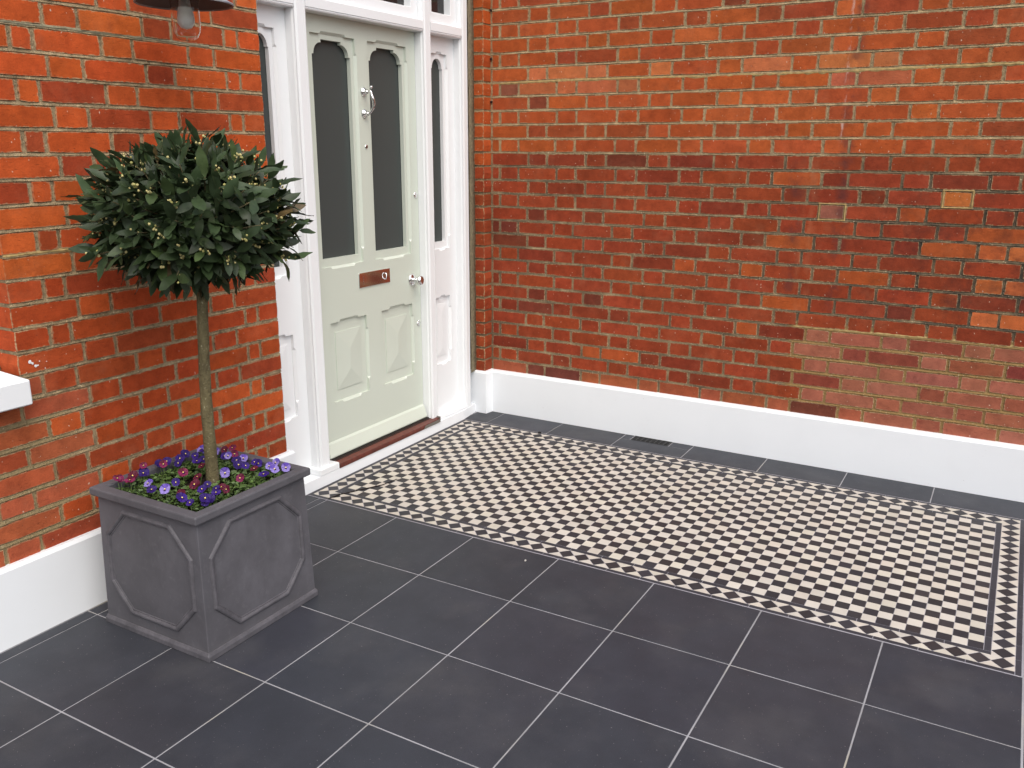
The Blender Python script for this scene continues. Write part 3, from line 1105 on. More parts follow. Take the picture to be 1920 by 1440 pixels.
def opening_edges(mb, x0, x1, z0, z1, y, d=.010, c=.009, stop=.055, mat=0):
    """stopped chamfers worked on the inner edges of a panel opening (x0 > x1)"""
    s = stop
    e = .0006
    # top, bottom: sloping slivers between the stops
    for zz_, sg in ((z1, 1), (z0, -1)):
        a = [(x0 - s, y + e, zz_), (x0 - s - c, y + e, zz_ + sg * c), (x1 + s + c, y + e, zz_ + sg * c), (x1 + s, y + e, zz_)]
    return

def hip(mb, x0, x1, z0, z1, y, h, step=.004, mat=0):
    """raised and hipped field of a panel"""
    xm = (x0 + x1) / 2
    w = abs(x1 - x0) / 2
    vs = [(x0, y, z0), (x1, y, z0), (x1, y, z1), (x0, y, z1),
          (x0, y + step, z0), (x1, y + step, z0), (x1, y + step, z1), (x0, y + step, z1),
          (xm, y + step + h, z0 + w), (xm, y + step + h, z1 - w)]
    mb.add(vs, [(0, 1, 5, 4), (1, 2, 6, 5), (2, 3, 7, 6), (3, 0, 4, 7), (4, 5, 8), (5, 6, 9, 8), (6, 7, 9), (7, 4, 8, 9)], mat)

def leaf_frame(mb, x0, x1, z0, z1, holes, y, back, chamf=True):
    """stiles and rails as one plate with several stop-chamfered openings (x0 > x1)"""
    bm = bmesh.new()
    def loop(pts):
        vs = [bm.verts.new((x, y, z)) for x, z in pts]
        es = [bm.edges.new((vs[i], vs[(i + 1) % len(vs)])) for i in range(len(vs))]
        return vs
    loop([(x0, z0), (x1, z0), (x1, z1), (x0, z1)])
    rims = []
    for (hx0, hx1, hz0, hz1) in holes:
        s = min(.062, abs(hx1 - hx0) * .30)
        t = .0115
        c = .011
        sz = .062
        pts = [(hx0, hz0),
               (hx0 - s, hz0), (hx0 - s - t, hz0 - c), (hx1 + s + t, hz0 - c), (hx1 + s, hz0), (hx1, hz0),
               (hx1, hz0 + sz), (hx1 - c, hz0 + sz + t), (hx1 - c, hz1 - sz - t), (hx1, hz1 - sz), (hx1, hz1),
               (hx1 + s, hz1), (hx1 + s + t, hz1 + c), (hx0 - s - t, hz1 + c), (hx0 - s, hz1), (hx0, hz1),
               (hx0, hz1 - sz), (hx0 + c, hz1 - sz - t), (hx0 + c, hz0 + sz + t), (hx0, hz0 + sz)]
        inner = [(hx0, hz0), (hx0 - s, hz0), (hx0 - s - t, hz0), (hx1 + s + t, hz0), (hx1 + s, hz0), (hx1, hz0),
                 (hx1, hz0 + sz), (hx1, hz0 + sz + t), (hx1, hz1 - sz - t), (hx1, hz1 - sz), (hx1, hz1),
                 (hx1 + s, hz1), (hx1 + s + t, hz1), (hx0 - s - t, hz1), (hx0 - s, hz1), (hx0, hz1),
                 (hx0, hz1 - sz), (hx0, hz1 - sz - t), (hx0, hz0 + sz + t), (hx0, hz0 + sz)]
        rims.append((loop(pts), pts, inner))
    bmesh.ops.triangle_fill(bm, use_beauty=True, edges=bm.edges[:])
    for vs, pts, inner in rims:
        n = len(pts)
        mid = [bm.verts.new((ix, y - (.011 if (abs(ix - px) + abs(iz - pz)) > 1e-6 else .001), iz)) for (px, pz), (ix, iz) in zip(pts, inner)]
        bk = [bm.verts.new((ix, back, iz)) for ix, iz in inner]
        for i in range(n):
            j = (i + 1) % n
            bm.faces.new((vs[i], vs[j], mid[j], mid[i]))
            bm.faces.new((mid[i], mid[j], bk[j], bk[i]))
    # outer sides
    bm.verts.index_update()
    bmesh.ops.recalc_face_normals(bm, faces=bm.faces)
    bm.verts.ensure_lookup_table()
    mb.add([tuple(v.co) for v in bm.verts], [[v.index for v in f.verts] for f in bm.faces])
    bm.free()
    mb.box(x0, x1, back - .004, back - .002, z0, z1)       # back of the leaf
    for (a0, a1, b0, b1) in ((x0 - .0002, x0 - .002, z0, z1), (x1 + .002, x1 + .0002, z0, z1)):
        mb.box(a0, a1, back - .004, y - .0004, b0, b1)
    mb.box(x0, x1, back - .004, y - .0004, z1 - .002, z1 - .0003)

def arch_pts(x0, x1, z0, z1, style):
    """outline of a glazed opening (x0 > x1); notched shoulders for the door, plain round for sidelights"""
    xm, w = (x0 + x1) / 2, abs(x1 - x0) / 2
    pts = [(x0, z0), (x1, z0)]
    if style == 'door':
        fw, nt = w * .525, .013
        aw = w - .011
        zr = z1 - .064
        half = [(-w, zr), (-aw, zr)]
        R_ = aw - fw
        for i in range(1, 9):
            a = math.pi / 2 * i / 8
            half.append((-aw + R_ * (1 - math.cos(a)), zr + (z1 - nt - zr) * math.sin(a)))
        half.append((-fw, z1))
    else:
        zr = z1 - w * .98
        half = [(-w, zr), (-w + .006, zr)]
        R_ = w - .006
        for i in range(1, 10):
            a = math.pi / 2 * i / 9
            half.append((-R_ * math.cos(a), zr + (z1 - zr) * math.sin(a)))
    for dx_, z in half:
        pts.append((xm + dx_, z))
    rr = half[::-1] if style == 'door' else half[::-1][1:]
    for dx_, z in rr:
        pts.append((xm - dx_, z))
    return pts

# sidelights
for cx in (-0.369, -1.663):
    x0, x1 = cx + .1445, cx - .1445
    mb = MB()
    holes = [(cx + .075, cx - .075, 1.026, 2.064), (cx + .075, cx - .075, .362, .752)]
    leaf_frame(mb, x0, x1, .054, 2.150, holes, PV, PV - .045)
    s = mb.build('sidelight', M['white'], frame)
    mb = MB()
    plate(mb, [(cx + .0755, 1.0255), (cx - .0755, 1.0255), (cx - .0755, 2.0645), (cx + .0755, 2.0645)],
          arch_pts(cx + .052, cx - .052, 1.064, 2.040, 'side'), PV - .014, PV - .034)
    link('arch_panel', mb.mesh('arch_panel', M['white']), s)
    mb = MB()
    mb.box(cx + .074, cx - .074, PV - .0405, PV - .036, 1.03, 2.06)
    link('pane', mb.mesh('pane', M['glass_dark']), s)
    mb = MB()
    mb.box(cx + .0755, cx - .0755, PV - .030, PV - .016, .3615, .7525)
    hip(mb, cx + .045, cx - .045, .405, .708, PV - .016, .006, .003)
    link('panel', mb.mesh('panel', M['white']), s)
# white block under the left post and the painted step
b = MB()
b.box(-0.49, -0.628, -0.2, -0.120, .054, .086)
b.build('post_block', M['white'], frame, bevel=.003)
b = MB()
b.box(-1.50, -1.868, -.2, -.142, .054, .075)
b.build('base_rail', M['white'], frame, bevel=.003)

step = MB()
step.add([(-.20, -.30, 0), (-.20, -.1185, 0), (-1.76, -.1225, 0), (-1.935, -.148, 0), (-1.935, -.30, 0),
          (-.20, -.30, .054), (-.20, -.1205, .054), (-1.76, -.1245, .054), (-1.935, -.150, .052), (-1.935, -.30, .052)],
         [(5, 6, 7, 8, 9), (0, 1, 6, 5), (1, 2, 7, 6), (2, 3, 8, 7), (3, 4, 9, 8)])
o = step.build('door_step', M['render'])
tag(o, 'low white painted step beneath the front door at the edge of the mosaic', 'step')

# hardwood cill with weather bar
cill = thing('door_cill', 'reddish brown hardwood cill on the white step under the door', 'cill', (-1.05, -.16, .054))
b = MB()
sec = [(-.235, .0545), (-.1175, .0545), (-.1165, .070), (-.1185, .0765), (-.150, .0835), (-.235, .0865)]
n = len(sec)
b.add([(-.629, y, z) for y, z in sec] + [(-1.492, y, z) for y, z in sec], [(i, (i + 1) % n, n + (i + 1) % n, n + i) for i in range(n)] + [tuple(range(n)), tuple(range(2 * n - 1, n - 1, -1))])
b.build('wooden_cill', M['hardwood'], cill)
b = MB()
b.box(-.630, -1.448, -.192, -.160, .0805, .0905)
b.box(-.630, -1.448, -.154, -.149, .0800, .0870)
b.build('weather_bar', M['weather'], cill, bevel=.0015)
b = MB()
b.add([(-1.335, -.1160, .0555), (-1.493, -.1160, .0555), (-1.493, -.1160, .0745), (-1.350, -.1160, .0725)], [(0, 1, 2, 3)])
b.box(-1.4935, -1.4965, -.20, -.1145, .0548, .0885)
b.build('metal_end', M['alu'], cill)
# rotten spot in the paint beside the cill
# ------------------------------------------------------------------ front door
DV = -0.198
door = thing('front_door', 'pale sage green panelled front door with two arched frosted panes', 'door', (-1.02, DV, .09))
DX0, DX1 = -0.590, -1.4475
mb = MB()
holes = [(-.664, -.970, 1.028, 2.072), (-1.063, -1.371, 1.028, 2.072), (-.702, -.976, .358, .757), (-1.099, -1.368, .358, .757)]
leaf_frame(mb, DX0, DX1, .092, 2.1495, holes, DV, DV - .044)
mb.build('leaf', M['sage'], door)
for (hx0, hx1, hz0, hz1) in holes[:2]:
    mb = MB()
    e = .0006
    plate(mb, [(hx0 + e, hz0 - e), (hx1 - e, hz0 - e), (hx1 - e, hz1 + e), (hx0 + e, hz1 + e)],
          arch_pts(hx0 - .022, hx1 + .022, 1.066, 2.050, 'door'), DV - .0125, DV - .034)
    a = mb.build('arch_panel', M['sage'], door)
    mb = MB()
    mb.box(hx0, hx1, DV - .041, DV - .037, hz0, hz1)
    mb.build('pane', M['glass_dark'], door)
for (hx0, hx1, hz0, hz1) in holes[2:]:
    mb = MB()
    mb.box(hx0 + .0005, hx1 - .0005, DV - .03, DV - .0135, hz0 - .0005, hz1 + .0005)
    hip(mb, hx0 - .042, hx1 + .040, hz0 + .056, hz1 - .052, DV - .0135, .0085, .0035)
    mb.build('panel', M['sage'], door)
mb = MB()
sec = [(DV + .0003, .093), (DV + .030, .093), (DV + .034, .100), (DV + .012, .158), (DV + .0003, .168)]
n = len(sec)
mb.add([(-.62, y, z) for y, z in sec] + [(-1.440, y, z) for y, z in sec], [(i, (i + 1) % n, n + (i + 1) % n, n + i) for i in range(n)] + [tuple(range(n)), tuple(range(2 * n - 1, n - 1, -1))])
mb.build('weatherboard', M['sage'], door, bevel=.002)
# letter plate
mb = MB()
mb.box(-.926, -1.175, DV + .0003, DV + .005, .899, .973)
lp = mb.build('letter_plate', M['chrome'], door, bevel=.0015)
mb = MB()
plate(mb, [(-.958, .914), (-1.146, .914), (-1.146, .958), (-.958, .958)], [(-.961, .917), (-1.143, .917), (-1.143, .955), (-.961, .955)], DV + .0062, DV + .0051)
link('flap', mb.mesh('flap', M['chrome']), lp)
mb = MB()
mb.tube([(-1.128, DV + .0055, .921), (-1.128, DV + .016, .925), (-1.128, DV + .018, .937), (-1.128, DV + .016, .949), (-1.128, DV + .0055, .953)], .003, 8)
link('pull', mb.mesh('pull', M['chrome'], True), lp)
def onface(x, z):
    return Matrix.Translation((x, DV, z)) @ Matrix.Rotation(-math.pi / 2, 4, 'X')
# knob
mb = MB()
mb.lathe([(.0, .0003), (.0325, .0003), (.0325, .003), (.028, .008), (.018, .011), (.010, .014), (.0085, .03), (.012, .036), (.022, .042), (.0265, .051), (.0265, .058), (.022, .066), (.012, .070), (.0, .0705)], 28, onface(-1.372, .886), cap=False)
mb.build('door_knob', M['chrome'], door, smooth=True)
# cylinder lock and spyhole
mb = MB()
mb.lathe([(.0, .0003), (.017, .0003), (.017, .003), (.0145, .0055), (.006, .006), (.0, .0062)], 20, onface(-1.422, 1.334), cap=False)
mb.build('cylinder_lock', M['chrome'], door, smooth=True)
mb = MB()
mb.lathe([(.0, .0003), (.011, .0003), (.011, .003), (.007, .005), (.0, .0035)], 16, onface(-1.026, 1.583), cap=False)
sp = mb.build('spyhole', M['chrome'], door, smooth=True)
mb = MB()
mb.lathe([(.0, .0046), (.005, .0046), (.004, .0056), (.0, .0058)], 12, onface(-1.026, 1.583), cap=False)
link('lens', mb.mesh('lens', M['hole']), sp)
# escutcheon with drop cover
mb = MB()
mb.lathe([(.0, .0003), (.015, .0003), (.015, .003), (.0, .0035)], 18, onface(-1.421, .636), cap=False)
es = mb.build('escutcheon', M['chrome'], door, smooth=True)
mb = MB()
mb.lathe([(.0, .0036), (.0075, .0036), (.0075, .006), (.0, .007)], 14, onface(-1.421, .650) , cap=False)
link('cover', mb.mesh('cover', M['chrome'], True), es)
# knocker: two roses joined by an S-shaped handle
mb = MB()
for z in (1.838, 1.738):
    mb.lathe([(.0, .0003), (.021, .0003), (.0215, .004), (.017, .009), (.010, .012), (.008, .020), (.010, .025), (.0, .030)], 20, onface(-1.020, z), cap=False)
kn = mb.build('knocker', M['chrome'], door, smooth=True)
mb = MB()
pts, rad = [], []
for i in range(15):
    t = i / 14
    pts.append((-1.020 + .006 * math.sin(t * math.pi * 2), DV + .030 + .026 * math.sin(t * math.pi) + .012 * (1 - t), 1.848 - .115 * t))
    rad.append(.0042 + .0032 * math.sin(t * math.pi))
mb.tube(pts, rad, 10)
mb.lathe([(.0, -.007), (.005, -.005), (.007, 0), (.005, .005), (.0, .007)], 12, Matrix.Translation((-1.020, DV + .050, 1.858)), cap=False)
link('handle', mb.mesh('handle', M['chrome'], True), kn)

# ------------------------------------------------------------------ grating in the floor by the side wall
gr = thing('floor_grating', 'small black air grating let into the tiles against the white plinth', 'grating', (-1.946, .999, 0))
b = MB()
b.box(-1.984, -1.9105, .888, 1.110, -.03, -.0012)
b.build('tray', M['hole'], gr)
for k in range(4):
    x = -1.982 + k * .0232
    mb = MB()
    mb.box(x, x + .0045, .890, 1.108, -.006, .0012)
    mb.build('bar', M['black_iron'], gr)
for k in range(9):
    y = .890 + k * .0267
    mb = MB()
    mb.box(-1.982, -1.912, y, y + .0045, -.0065, .0008)
    mb.build('bar', M['black_iron'], gr)

# ------------------------------------------------------------------ planter
PC = Vector((.568, .327, 0))
planter = thing('square_planter', 'square lead grey planter with octagonal panels holding the bay tree', 'planter', PC)
def ring_sq(prof, name, mat, parent, closed=True):
    """square rings: (half width, z) revolved through four corners"""
    mb = MB()
    vs, fs = [], []
    for a, z in prof:
        vs += [(PC.x + a, PC.y - a, z), (PC.x + a, PC.y + a, z), (PC.x - a, PC.y + a, z), (PC.x - a, PC.y - a, z)]
    n = len(prof)
    for j in range(n if closed else n - 1):
        k = (j + 1) % n
        for i in range(4):
            fs.append((j * 4 + i, j * 4 + (i + 1) % 4, k * 4 + (i + 1) % 4, k * 4 + i))
    mb.add(vs, fs)
    return mb.build(name, mat, parent, bevel=.0022)
ring_sq([(.2475, .024), (.2365, .468), (.215, .468), (.225, .024)], 'body', M['lead'], planter)
ring_sq([(.2545, 0), (.2545, .018), (.2495, .028), (.247, .030), (.23, .030), (.23, 0)], 'base_moulding', M['lead_worn'], planter)
ring_sq([(.2495, .468), (.2535, .472), (.2535, .494), (.2505, .497), (.2165, .497), (.2135, .494), (.2135, .468)], 'rim', M['lead'], planter)
bot = MB()
bot.box(PC.x - .228, PC.x + .228, PC.y - .228, PC.y + .228, .028, .040)
bot.build('bottom', M['lead'], planter)
# octagonal mouldings on each face
for face in range(4):
    mb = MB()
    rot = Matrix.Rotation(face * math.pi / 2, 4, 'Z')
    W, H0, H1 = .196, .078, .428
    cxw, czh = .088, .092
    oc = [(-W + cxw, H1), (W - cxw, H1), (W, H1 - czh), (W, H0 + czh), (W - cxw, H0), (-W + cxw, H0), (-W, H0 + czh), (-W, H1 - czh)]
    zm = (H0 + H1) / 2
    prof = [(.011, -.004), (.011, .0005), (.0085, .0056), (.0045, .0078), (.000, .0074), (-.004, .0046), (-.0052, .0016), (-.0085, .0022), (-.0105, .0006), (-.0108, -.004)]
    n = len(prof)
    vs, fs = [], []
    for x, z in oc:
        # mitre: scale the outline about its centre
        for d, h in prof:
            sx_ = 1 + d / W * (1.0)
            sz_ = 1 + d / (H1 - zm)
            X_, Z_ = x * sx_, zm + (z - zm) * sz_
            Yf = .2475 - (Z_ - .024) / .444 * .011 + h
            vs.append(rot @ Vector((X_, Yf, Z_)) + PC)
    N = len(oc)
    for i in range(N):
        j = (i + 1) % N
        for k in range(n - 1):
            fs.append((i * n + k, i * n + k + 1, j * n + k + 1, j * n + k))
    mb.add(vs, fs)
    mb.build('octagon_moulding', M['lead_worn'], planter)
# soil
mb = MB()
N = 18
vs = []
for i in range(N + 1):
    for j in range(N + 1):
        x, y = -.2135 + .427 * i / N, -.2135 + .427 * j / N
        vs.append((PC.x + x, PC.y + y, .452 + .012 * mnoise.noise(Vector((x * 18, y * 18, 3)))))
mb.add(vs, [(i * (N + 1) + j, (i + 1) * (N + 1) + j, (i + 1) * (N + 1) + j + 1, i * (N + 1) + j + 1) for i in range(N) for j in range(N)])
mb.build('soil', M['soil'], planter, smooth=True)

# ------------------------------------------------------------------ bay tree
TB = Vector((.546, .346, .445))
CC = Vector((.535, .354, 1.366))
tree = thing('bay_tree', 'standard bay tree with clipped dark green ball crown and cream buds', 'tree', TB)
mb = MB()
pts, rad = [], []
for i in range(26):
    t = i / 25
    p = TB.lerp(Vector((.529, .358, 1.24)), t)
    pts.append(p + Vector((.004 * math.sin(t * 5), .003 * math.sin(t * 7 + 1), 0)))
    rad.append((.0215 - .0055 * t + .002 * math.sin(t * 40) * .35) * (1.12 if i == 0 else 1))
mb.tube(pts, rad, 14)
trunk = mb.build('trunk', M['bark'], tree, smooth=True)
AX, AZ = .306, .236            # crown half axes without leaf tips
def leaf_variant(seed, L=.088, Wd=.029):
    r = random.Random(seed)
    n = 6
    curl = r.uniform(-.012, .022)
    fold = r.uniform(.08, .32)
    tw = r.uniform(-.35, .35)
    vs = []
    for i in range(n + 1):
        t = i / n
        w = Wd / 2 * (math.sin(math.pi * min(1, t * .92 + .04)) ** .85) * (1.05 - .25 * t)
        if i == 0: w = .0014
        if i == n: w = .0004
        z = curl * (t * t) - .002 * math.sin(t * 9)
        wv = .0016 * math.sin(t * 17 + seed)
        a = tw * t
        for s in (-1, 0, 1):
            yy = s * w
            zz_ = abs(s) * w * fold + (wv * s)
            vs.append((t * L, yy * math.cos(a) - zz_ * math.sin(a), z + yy * math.sin(a) + zz_ * math.cos(a)))
    fs = []
    for i in range(n):
        b_ = i * 3
        fs += [(b_, b_ + 3, b_ + 4, b_ + 1), (b_ + 1, b_ + 4, b_ + 5, b_ + 2)]
    m_ = MB()
    m_.add(vs, fs)
    return m_
LV = [leaf_variant(s, rnd.uniform(.084, .102), rnd.uniform(.033, .041)) for s in range(10)]
leaf_mesh = [v.mesh('leaf', M['leaf'], smooth=True, fix=False) for v in LV]
leaves = []
twigs = MB()
budsA = MB()
budsB = MB()
def sphere(mbx, c, r):
    n, k = 6, 4
    vs = [(c[0], c[1], c[2] + r)]
    for j in range(1, k):
        a = math.pi * j / k
        for i in range(n):
            bb = 2 * math.pi * i / n
            vs.append((c[0] + r * math.sin(a) * math.cos(bb), c[1] + r * math.sin(a) * math.sin(bb), c[2] + r * math.cos(a)))
    vs.append((c[0], c[1], c[2] - r))
    fs = [(0, 1 + i, 1 + (i + 1) % n) for i in range(n)]
    for j in range(k - 2):
        for i in range(n):
            fs.append((1 + j * n + i, 1 + (j + 1) * n + i, 1 + (j + 1) * n + (i + 1) % n, 1 + j * n + (i + 1) % n))
    e = len(vs) - 1
    fs += [(e, 1 + (k - 2) * n + (i + 1) % n, 1 + (k - 2) * n + i) for i in range(n)]
    mbx.add(vs, fs)
def basis(d, up):
    d = d.normalized()
    s = up.cross(d)
    if s.length < 1e-4:
        s = Vector((1, 0, 0)).cross(d)
    s.normalize()
    return Matrix((d, s, d.cross(s))).transposed()
lr = random.Random(21)
def leaf_col():
    k = lr.uniform(.65, 1.35)
    r = lr.random()
    c = lin(44, 58, 34)
    if r < .10: c = lin(62, 78, 44)
    if r > .988: c = lin(96, 80, 50)
    return (c[0] * k, c[1] * k, c[2] * k, 1)
NS = 300
ga = math.pi * (3 - math.sqrt(5))
for i in range(NS):
    zf = 1 - 2 * (i + .5) / NS
    rr = math.sqrt(1 - zf * zf)
    a = i * ga + lr.uniform(-.12, .12)
    d = Vector((rr * math.cos(a), rr * math.sin(a), zf))
    bumpy = 1 + .10 * mnoise.noise(d * 2.3 + Vector((5, 1, 2))) + lr.uniform(-.07, .06)
    tip = CC + Vector((d.x * AX, d.y * AX, d.z * (AZ if d.z > 0 else AZ * .95))) * bumpy * .92
    if d.z < -.55:
        tip += Vector((0, 0, .03))
    if lr.random() < .09:
        tip = CC + (tip - CC) * lr.uniform(1.10, 1.2) + Vector((0, 0, lr.uniform(-.03, .02)))
    root = CC + (tip - CC) * lr.uniform(.15, .4) + Vector((0, 0, -.03))
    ax = (tip - root).normalized()
    twigs.tube([root, root.lerp(tip, .5) + Vector((lr.uniform(-.012, .012), lr.uniform(-.012, .012), lr.uniform(-.01, .012))), tip], [.0035, .0026, .0016], 5)
    nl = lr.randint(6, 9)
    ph = lr.uniform(0, 6.28)
    for k in range(nl):
        t = 1 - (k / nl) * .62
        p = root.lerp(tip, t)
        an = ph + k * 2.4
        sp = lr.uniform(.95, 1.5) if k > 1 else lr.uniform(.35, .9)
        b_ = basis(ax, Vector((0, 0, 1)))
        dirv = (b_ @ Vector((math.cos(sp), math.sin(sp) * math.cos(an), math.sin(sp) * math.sin(an)))).normalized()
        dirv = (dirv + Vector((0, 0, lr.uniform(-.32, .10)))).normalized()
        up = (ax * 1.0 + Vector((lr.uniform(-.45, .45), lr.uniform(-.45, .45), .45))).normalized()
        B = basis(dirv, up)
        xf = Matrix.Translation(p) @ B.to_4x4() @ Matrix.Diagonal((*(Vector((1, 1, 1)) * lr.uniform(.55, .98)), 1))
        leaves.append((xf, lr.randrange(10), leaf_col(), p + dirv * .05))
    if lr.random() < .45:
        for q in range(lr.randint(3, 9)):
            c_ = tip + ax * lr.uniform(-.008, .022) + Vector((lr.uniform(-.013, .013), lr.uniform(-.013, .013), lr.uniform(-.011, .011)))
            sphere(budsA if lr.random() < .75 else budsB, c_, lr.uniform(.0030, .0050))
# leaves deeper inside fill the crown
for i in range(520):
    while True:
        d = Vector((lr.uniform(-1, 1), lr.uniform(-1, 1), lr.uniform(-1, 1)))
        if d.length < 1: break
    p = CC + Vector((d.x * AX * .84, d.y * AX * .84, d.z * AZ * .8))
    dirv = (d + Vector((lr.uniform(-.7, .7), lr.uniform(-.7, .7), lr.uniform(-.5, .5)))).normalized()
    B = basis(dirv, Vector((lr.uniform(-.5, .5), lr.uniform(-.5, .5), 1)).normalized())
    leaves.append((Matrix.Translation(p) @ B.to_4x4() @ Matrix.Diagonal((.95, .95, .95, 1)), lr.randrange(10), leaf_col(), p))
def leaf_rank(t):
    q = to_px(t[3])
    return -((t[3] - CC).dot((CAMP - CC).normalized()))
leaves.sort(key=leaf_rank)
crown = twigs.build('crown', M['bark'], tree, smooth=True)
def child_of_part(o, part):
    o.parent = part
    o.matrix_parent_inverse = Matrix.Translation(part.matrix_parent_inverse.translation * 0)
    return o
lj = MB()
for k, (xf, vi, col, p) in enumerate(leaves):
    if k < 300:
        o = link('leaf', leaf_mesh[vi], crown, None, 0, None, col)
        o.matrix_basis = xf
    else:
        lj.add(LV[vi].v, LV[vi].f, 0, col, xf)
o = link('foliage', lj.mesh('foliage', M['leafj'], smooth=True, fix=False), crown)
o['kind'] = 'stuff'
o = link('flower_buds', budsA.mesh('flower_buds', M['bud'], smooth=True), crown)
o['kind'] = 'stuff'
o = link('flower_buds', budsB.mesh('flower_buds', M['bud2'], smooth=True), crown)
o['kind'] = 'stuff'

# ------------------------------------------------------------------ violas
def petal(mb, ang, L, W, lift, mat, z0=0.0, cup=.15):
    vs = [(0, 0, z0)]
    n = 9
    ca, sa = math.cos(ang), math.sin(ang)
    for i in range(n):
        t = -1 + 2 * i / (n - 1)
        b_ = t * 1.35
        x = L * .52 + L * .48 * math.cos(b_)
        y = W * math.sin(b_)
        z = z0 + lift * (x / L) ** 2 + .0012 * math.sin(i * 2.1)
        vs.append((x * ca - y * sa, x * sa + y * ca, z))
    mb.add(vs, [(0, i, i + 1) for i in range(1, n)], mat)
def flower_mesh(kind, seed):
    r = random.Random(seed)
    mb = MB()
    s = .0158
    petal(mb, math.radians(62), s * 1.05, s * .72, .002, 0, -.0010)
    petal(mb, math.radians(118), s * 1.05, s * .72, .003, 0, -.0016)
    petal(mb, math.radians(182), s * .95, s * .62, .003, 1, 0)
    petal(mb, math.radians(-2), s * .95, s * .62, .003, 1, .0004)
    petal(mb, math.radians(-90), s * 1.02, s * .85, .004, 1, .0010)
    # dark whiskers and yellow eye
    mb.add([(0, .001, .0022), (-.0045, -.0052, .0026), (0, -.0075, .0032), (.0045, -.0052, .0026)], [(0, 1, 2, 3)], 2)
    mb.add([(-.0018, .0014, .0030), (-.0018, -.0020, .0034), (.0018, -.0020, .0034), (.0018, .0014, .0030)], [(0, 1, 2, 3)], 3)
    sets = {'purple': ('v_purple', 'v_purple2', 'v_deep', 'v_eye'), 'burgundy': ('v_burgundy', 'v_burgundy2', 'v_deep', 'v_eye'),
            'lavender': ('v_lavender', 'v_lavender2', 'v_deep', 'v_eye')}[kind]
    if kind == 'purple' and seed % 2:
        sets = ('v_purple', 'v_purple', 'v_deep', 'v_eye')
    if kind == 'burgundy' and seed % 2:
        sets = ('v_burgundy', 'v_burgundy', 'v_deep', 'v_eye')
    return mb.mesh('flower', [M[k] for k in sets], smooth=False, fix=False)
FM = {k: [flower_mesh(k, s) for s in range(3)] for k in ('purple', 'burgundy', 'lavender')}
FL = {
 'burgundy': [(.653, .066), (.698, .122), (.729, .161), (.748, .127), (.760, .140), (.589, .157), (.536, .288), (.589, .327), (.641, .373), (.708, .387), (.606, .277), (.375, .224), (.380, .280), (.370, .262), (.437, .435), (.513, .447), (.611, .465), (.614, .490)],
 'purple': [(.654, .132), (.684, .174), (.478, .134), (.502, .137), (.558, .131), (.588, .128), (.578, .135), (.538, .171), (.471, .180), (.513, .237), (.477, .229), (.667, .438), (.720, .511), (.750, .477), (.627, .417), (.440, .362), (.418, .330), (.452, .410), (.390, .390), (.380, .396), (.662, .496), (.722, .516), (.631, .462), (.696, .505)],
 'lavender': [(.711, .232), (.731, .339), (.672, .319), (.750, .439), (.389, .136), (.408, .139), (.412, .161), (.752, .300), (.373, .174), (.406, .257), (.416, .288), (.375, .318), (.371, .474), (.372, .520), (.398, .468), (.457, .500), (.427, .520), (.508, .369)]}
FL['purple'] += [FL['lavender'].pop(k) for k in (15, 9, 7, 6, 3, 2)]
plants = {}
def region(x, y):
    ix = 0 if x < .48 else (1 if x < .64 else 2)
    iy = 0 if y < .24 else (1 if y < .41 else 2)
    if (ix, iy) == (1, 1):
        iy = 2 if y > .33 else 0
    return ix, iy
PL = {(0, 0): 'pale lavender violas in the planter corner between the trunk, brick wall and door',
      (0, 1): 'violas with deep purple and burgundy blooms along the planter side towards the front door',
      (0, 2): 'large pale lavender violas in the planter corner pointing at the mosaic',
      (1, 0): 'deep purple violas standing against the back rim of the planter by the bricks',
      (1, 2): 'violet and wine red violas along the planter rim facing away from the wall',
      (2, 0): 'burgundy and violet violas in the planter corner nearest the window sill and wall',
      (2, 1): 'white and lavender violas with burgundy neighbours along the rim below the sill end',
      (2, 2): 'bunched deep purple violas in the outermost planter corner over the plain grey tiles'}
for key, lab in PL.items():
    ix, iy = key
    cx_, cy_ = (.42, .56, .70)[ix], (.17, .325, .48)[iy]
    plants[key] = [thing('viola_plant', lab, 'flowers', (cx_, cy_, .452), 'violas under the bay tree'), [], (cx_, cy_)]
fr = random.Random(5)
to_cam = Vector((.62, .50, .62))
for kind, L in FL.items():
    for n_, (x, y) in enumerate(L):
        x = min(max(x, PC.x - .197), PC.x + .197)
        y = min(max(y, PC.y - .190), PC.y + .197)
        key = region(x, y)
        pl = plants[key][0]
        z = fr.uniform(.497, .520)
        if kind == 'burgundy' and n_ in (0, 13): z = .53
        if y < .15: z = max(z, .508)
        nrm = (to_cam + Vector((fr.uniform(-.55, .55), fr.uniform(-.55, .55), fr.uniform(-.2, .7)))).normalized()
        up = Vector((0, 0, 1))
        side = up.cross(nrm).normalized()
        upv = nrm.cross(side).normalized()
        rot = Matrix((side, upv, nrm)).transposed().to_4x4() @ Matrix.Rotation(fr.uniform(-.4, .4), 4, 'Z')
        o = link('flower', FM[kind][fr.randrange(3)], pl)
        o.matrix_basis = Matrix.Translation((x, y, z)) @ rot @ Matrix.Diagonal((*(Vector((1, 1, 1)) * fr.uniform(.82, 1.16)), 1))
        plants[key][1].append((x, y, z))
def viola_leaf(mb, p, d, nrm, L, W):
    B = basis(d, nrm)
    pts = [(0, 0, 0), (L * .25, W * .8, .002), (L * .6, W, .003), (L * .9, W * .55, .001), (L, 0, -.002), (L * .9, -W * .55, .001), (L * .6, -W, .003), (L * .25, -W * .8, .002), (L * .5, 0, -.0025)]
    mb.add([Vector(p) + B @ Vector(q) for q in pts], [(8, i, (i + 1) % 8) for i in range(8)])
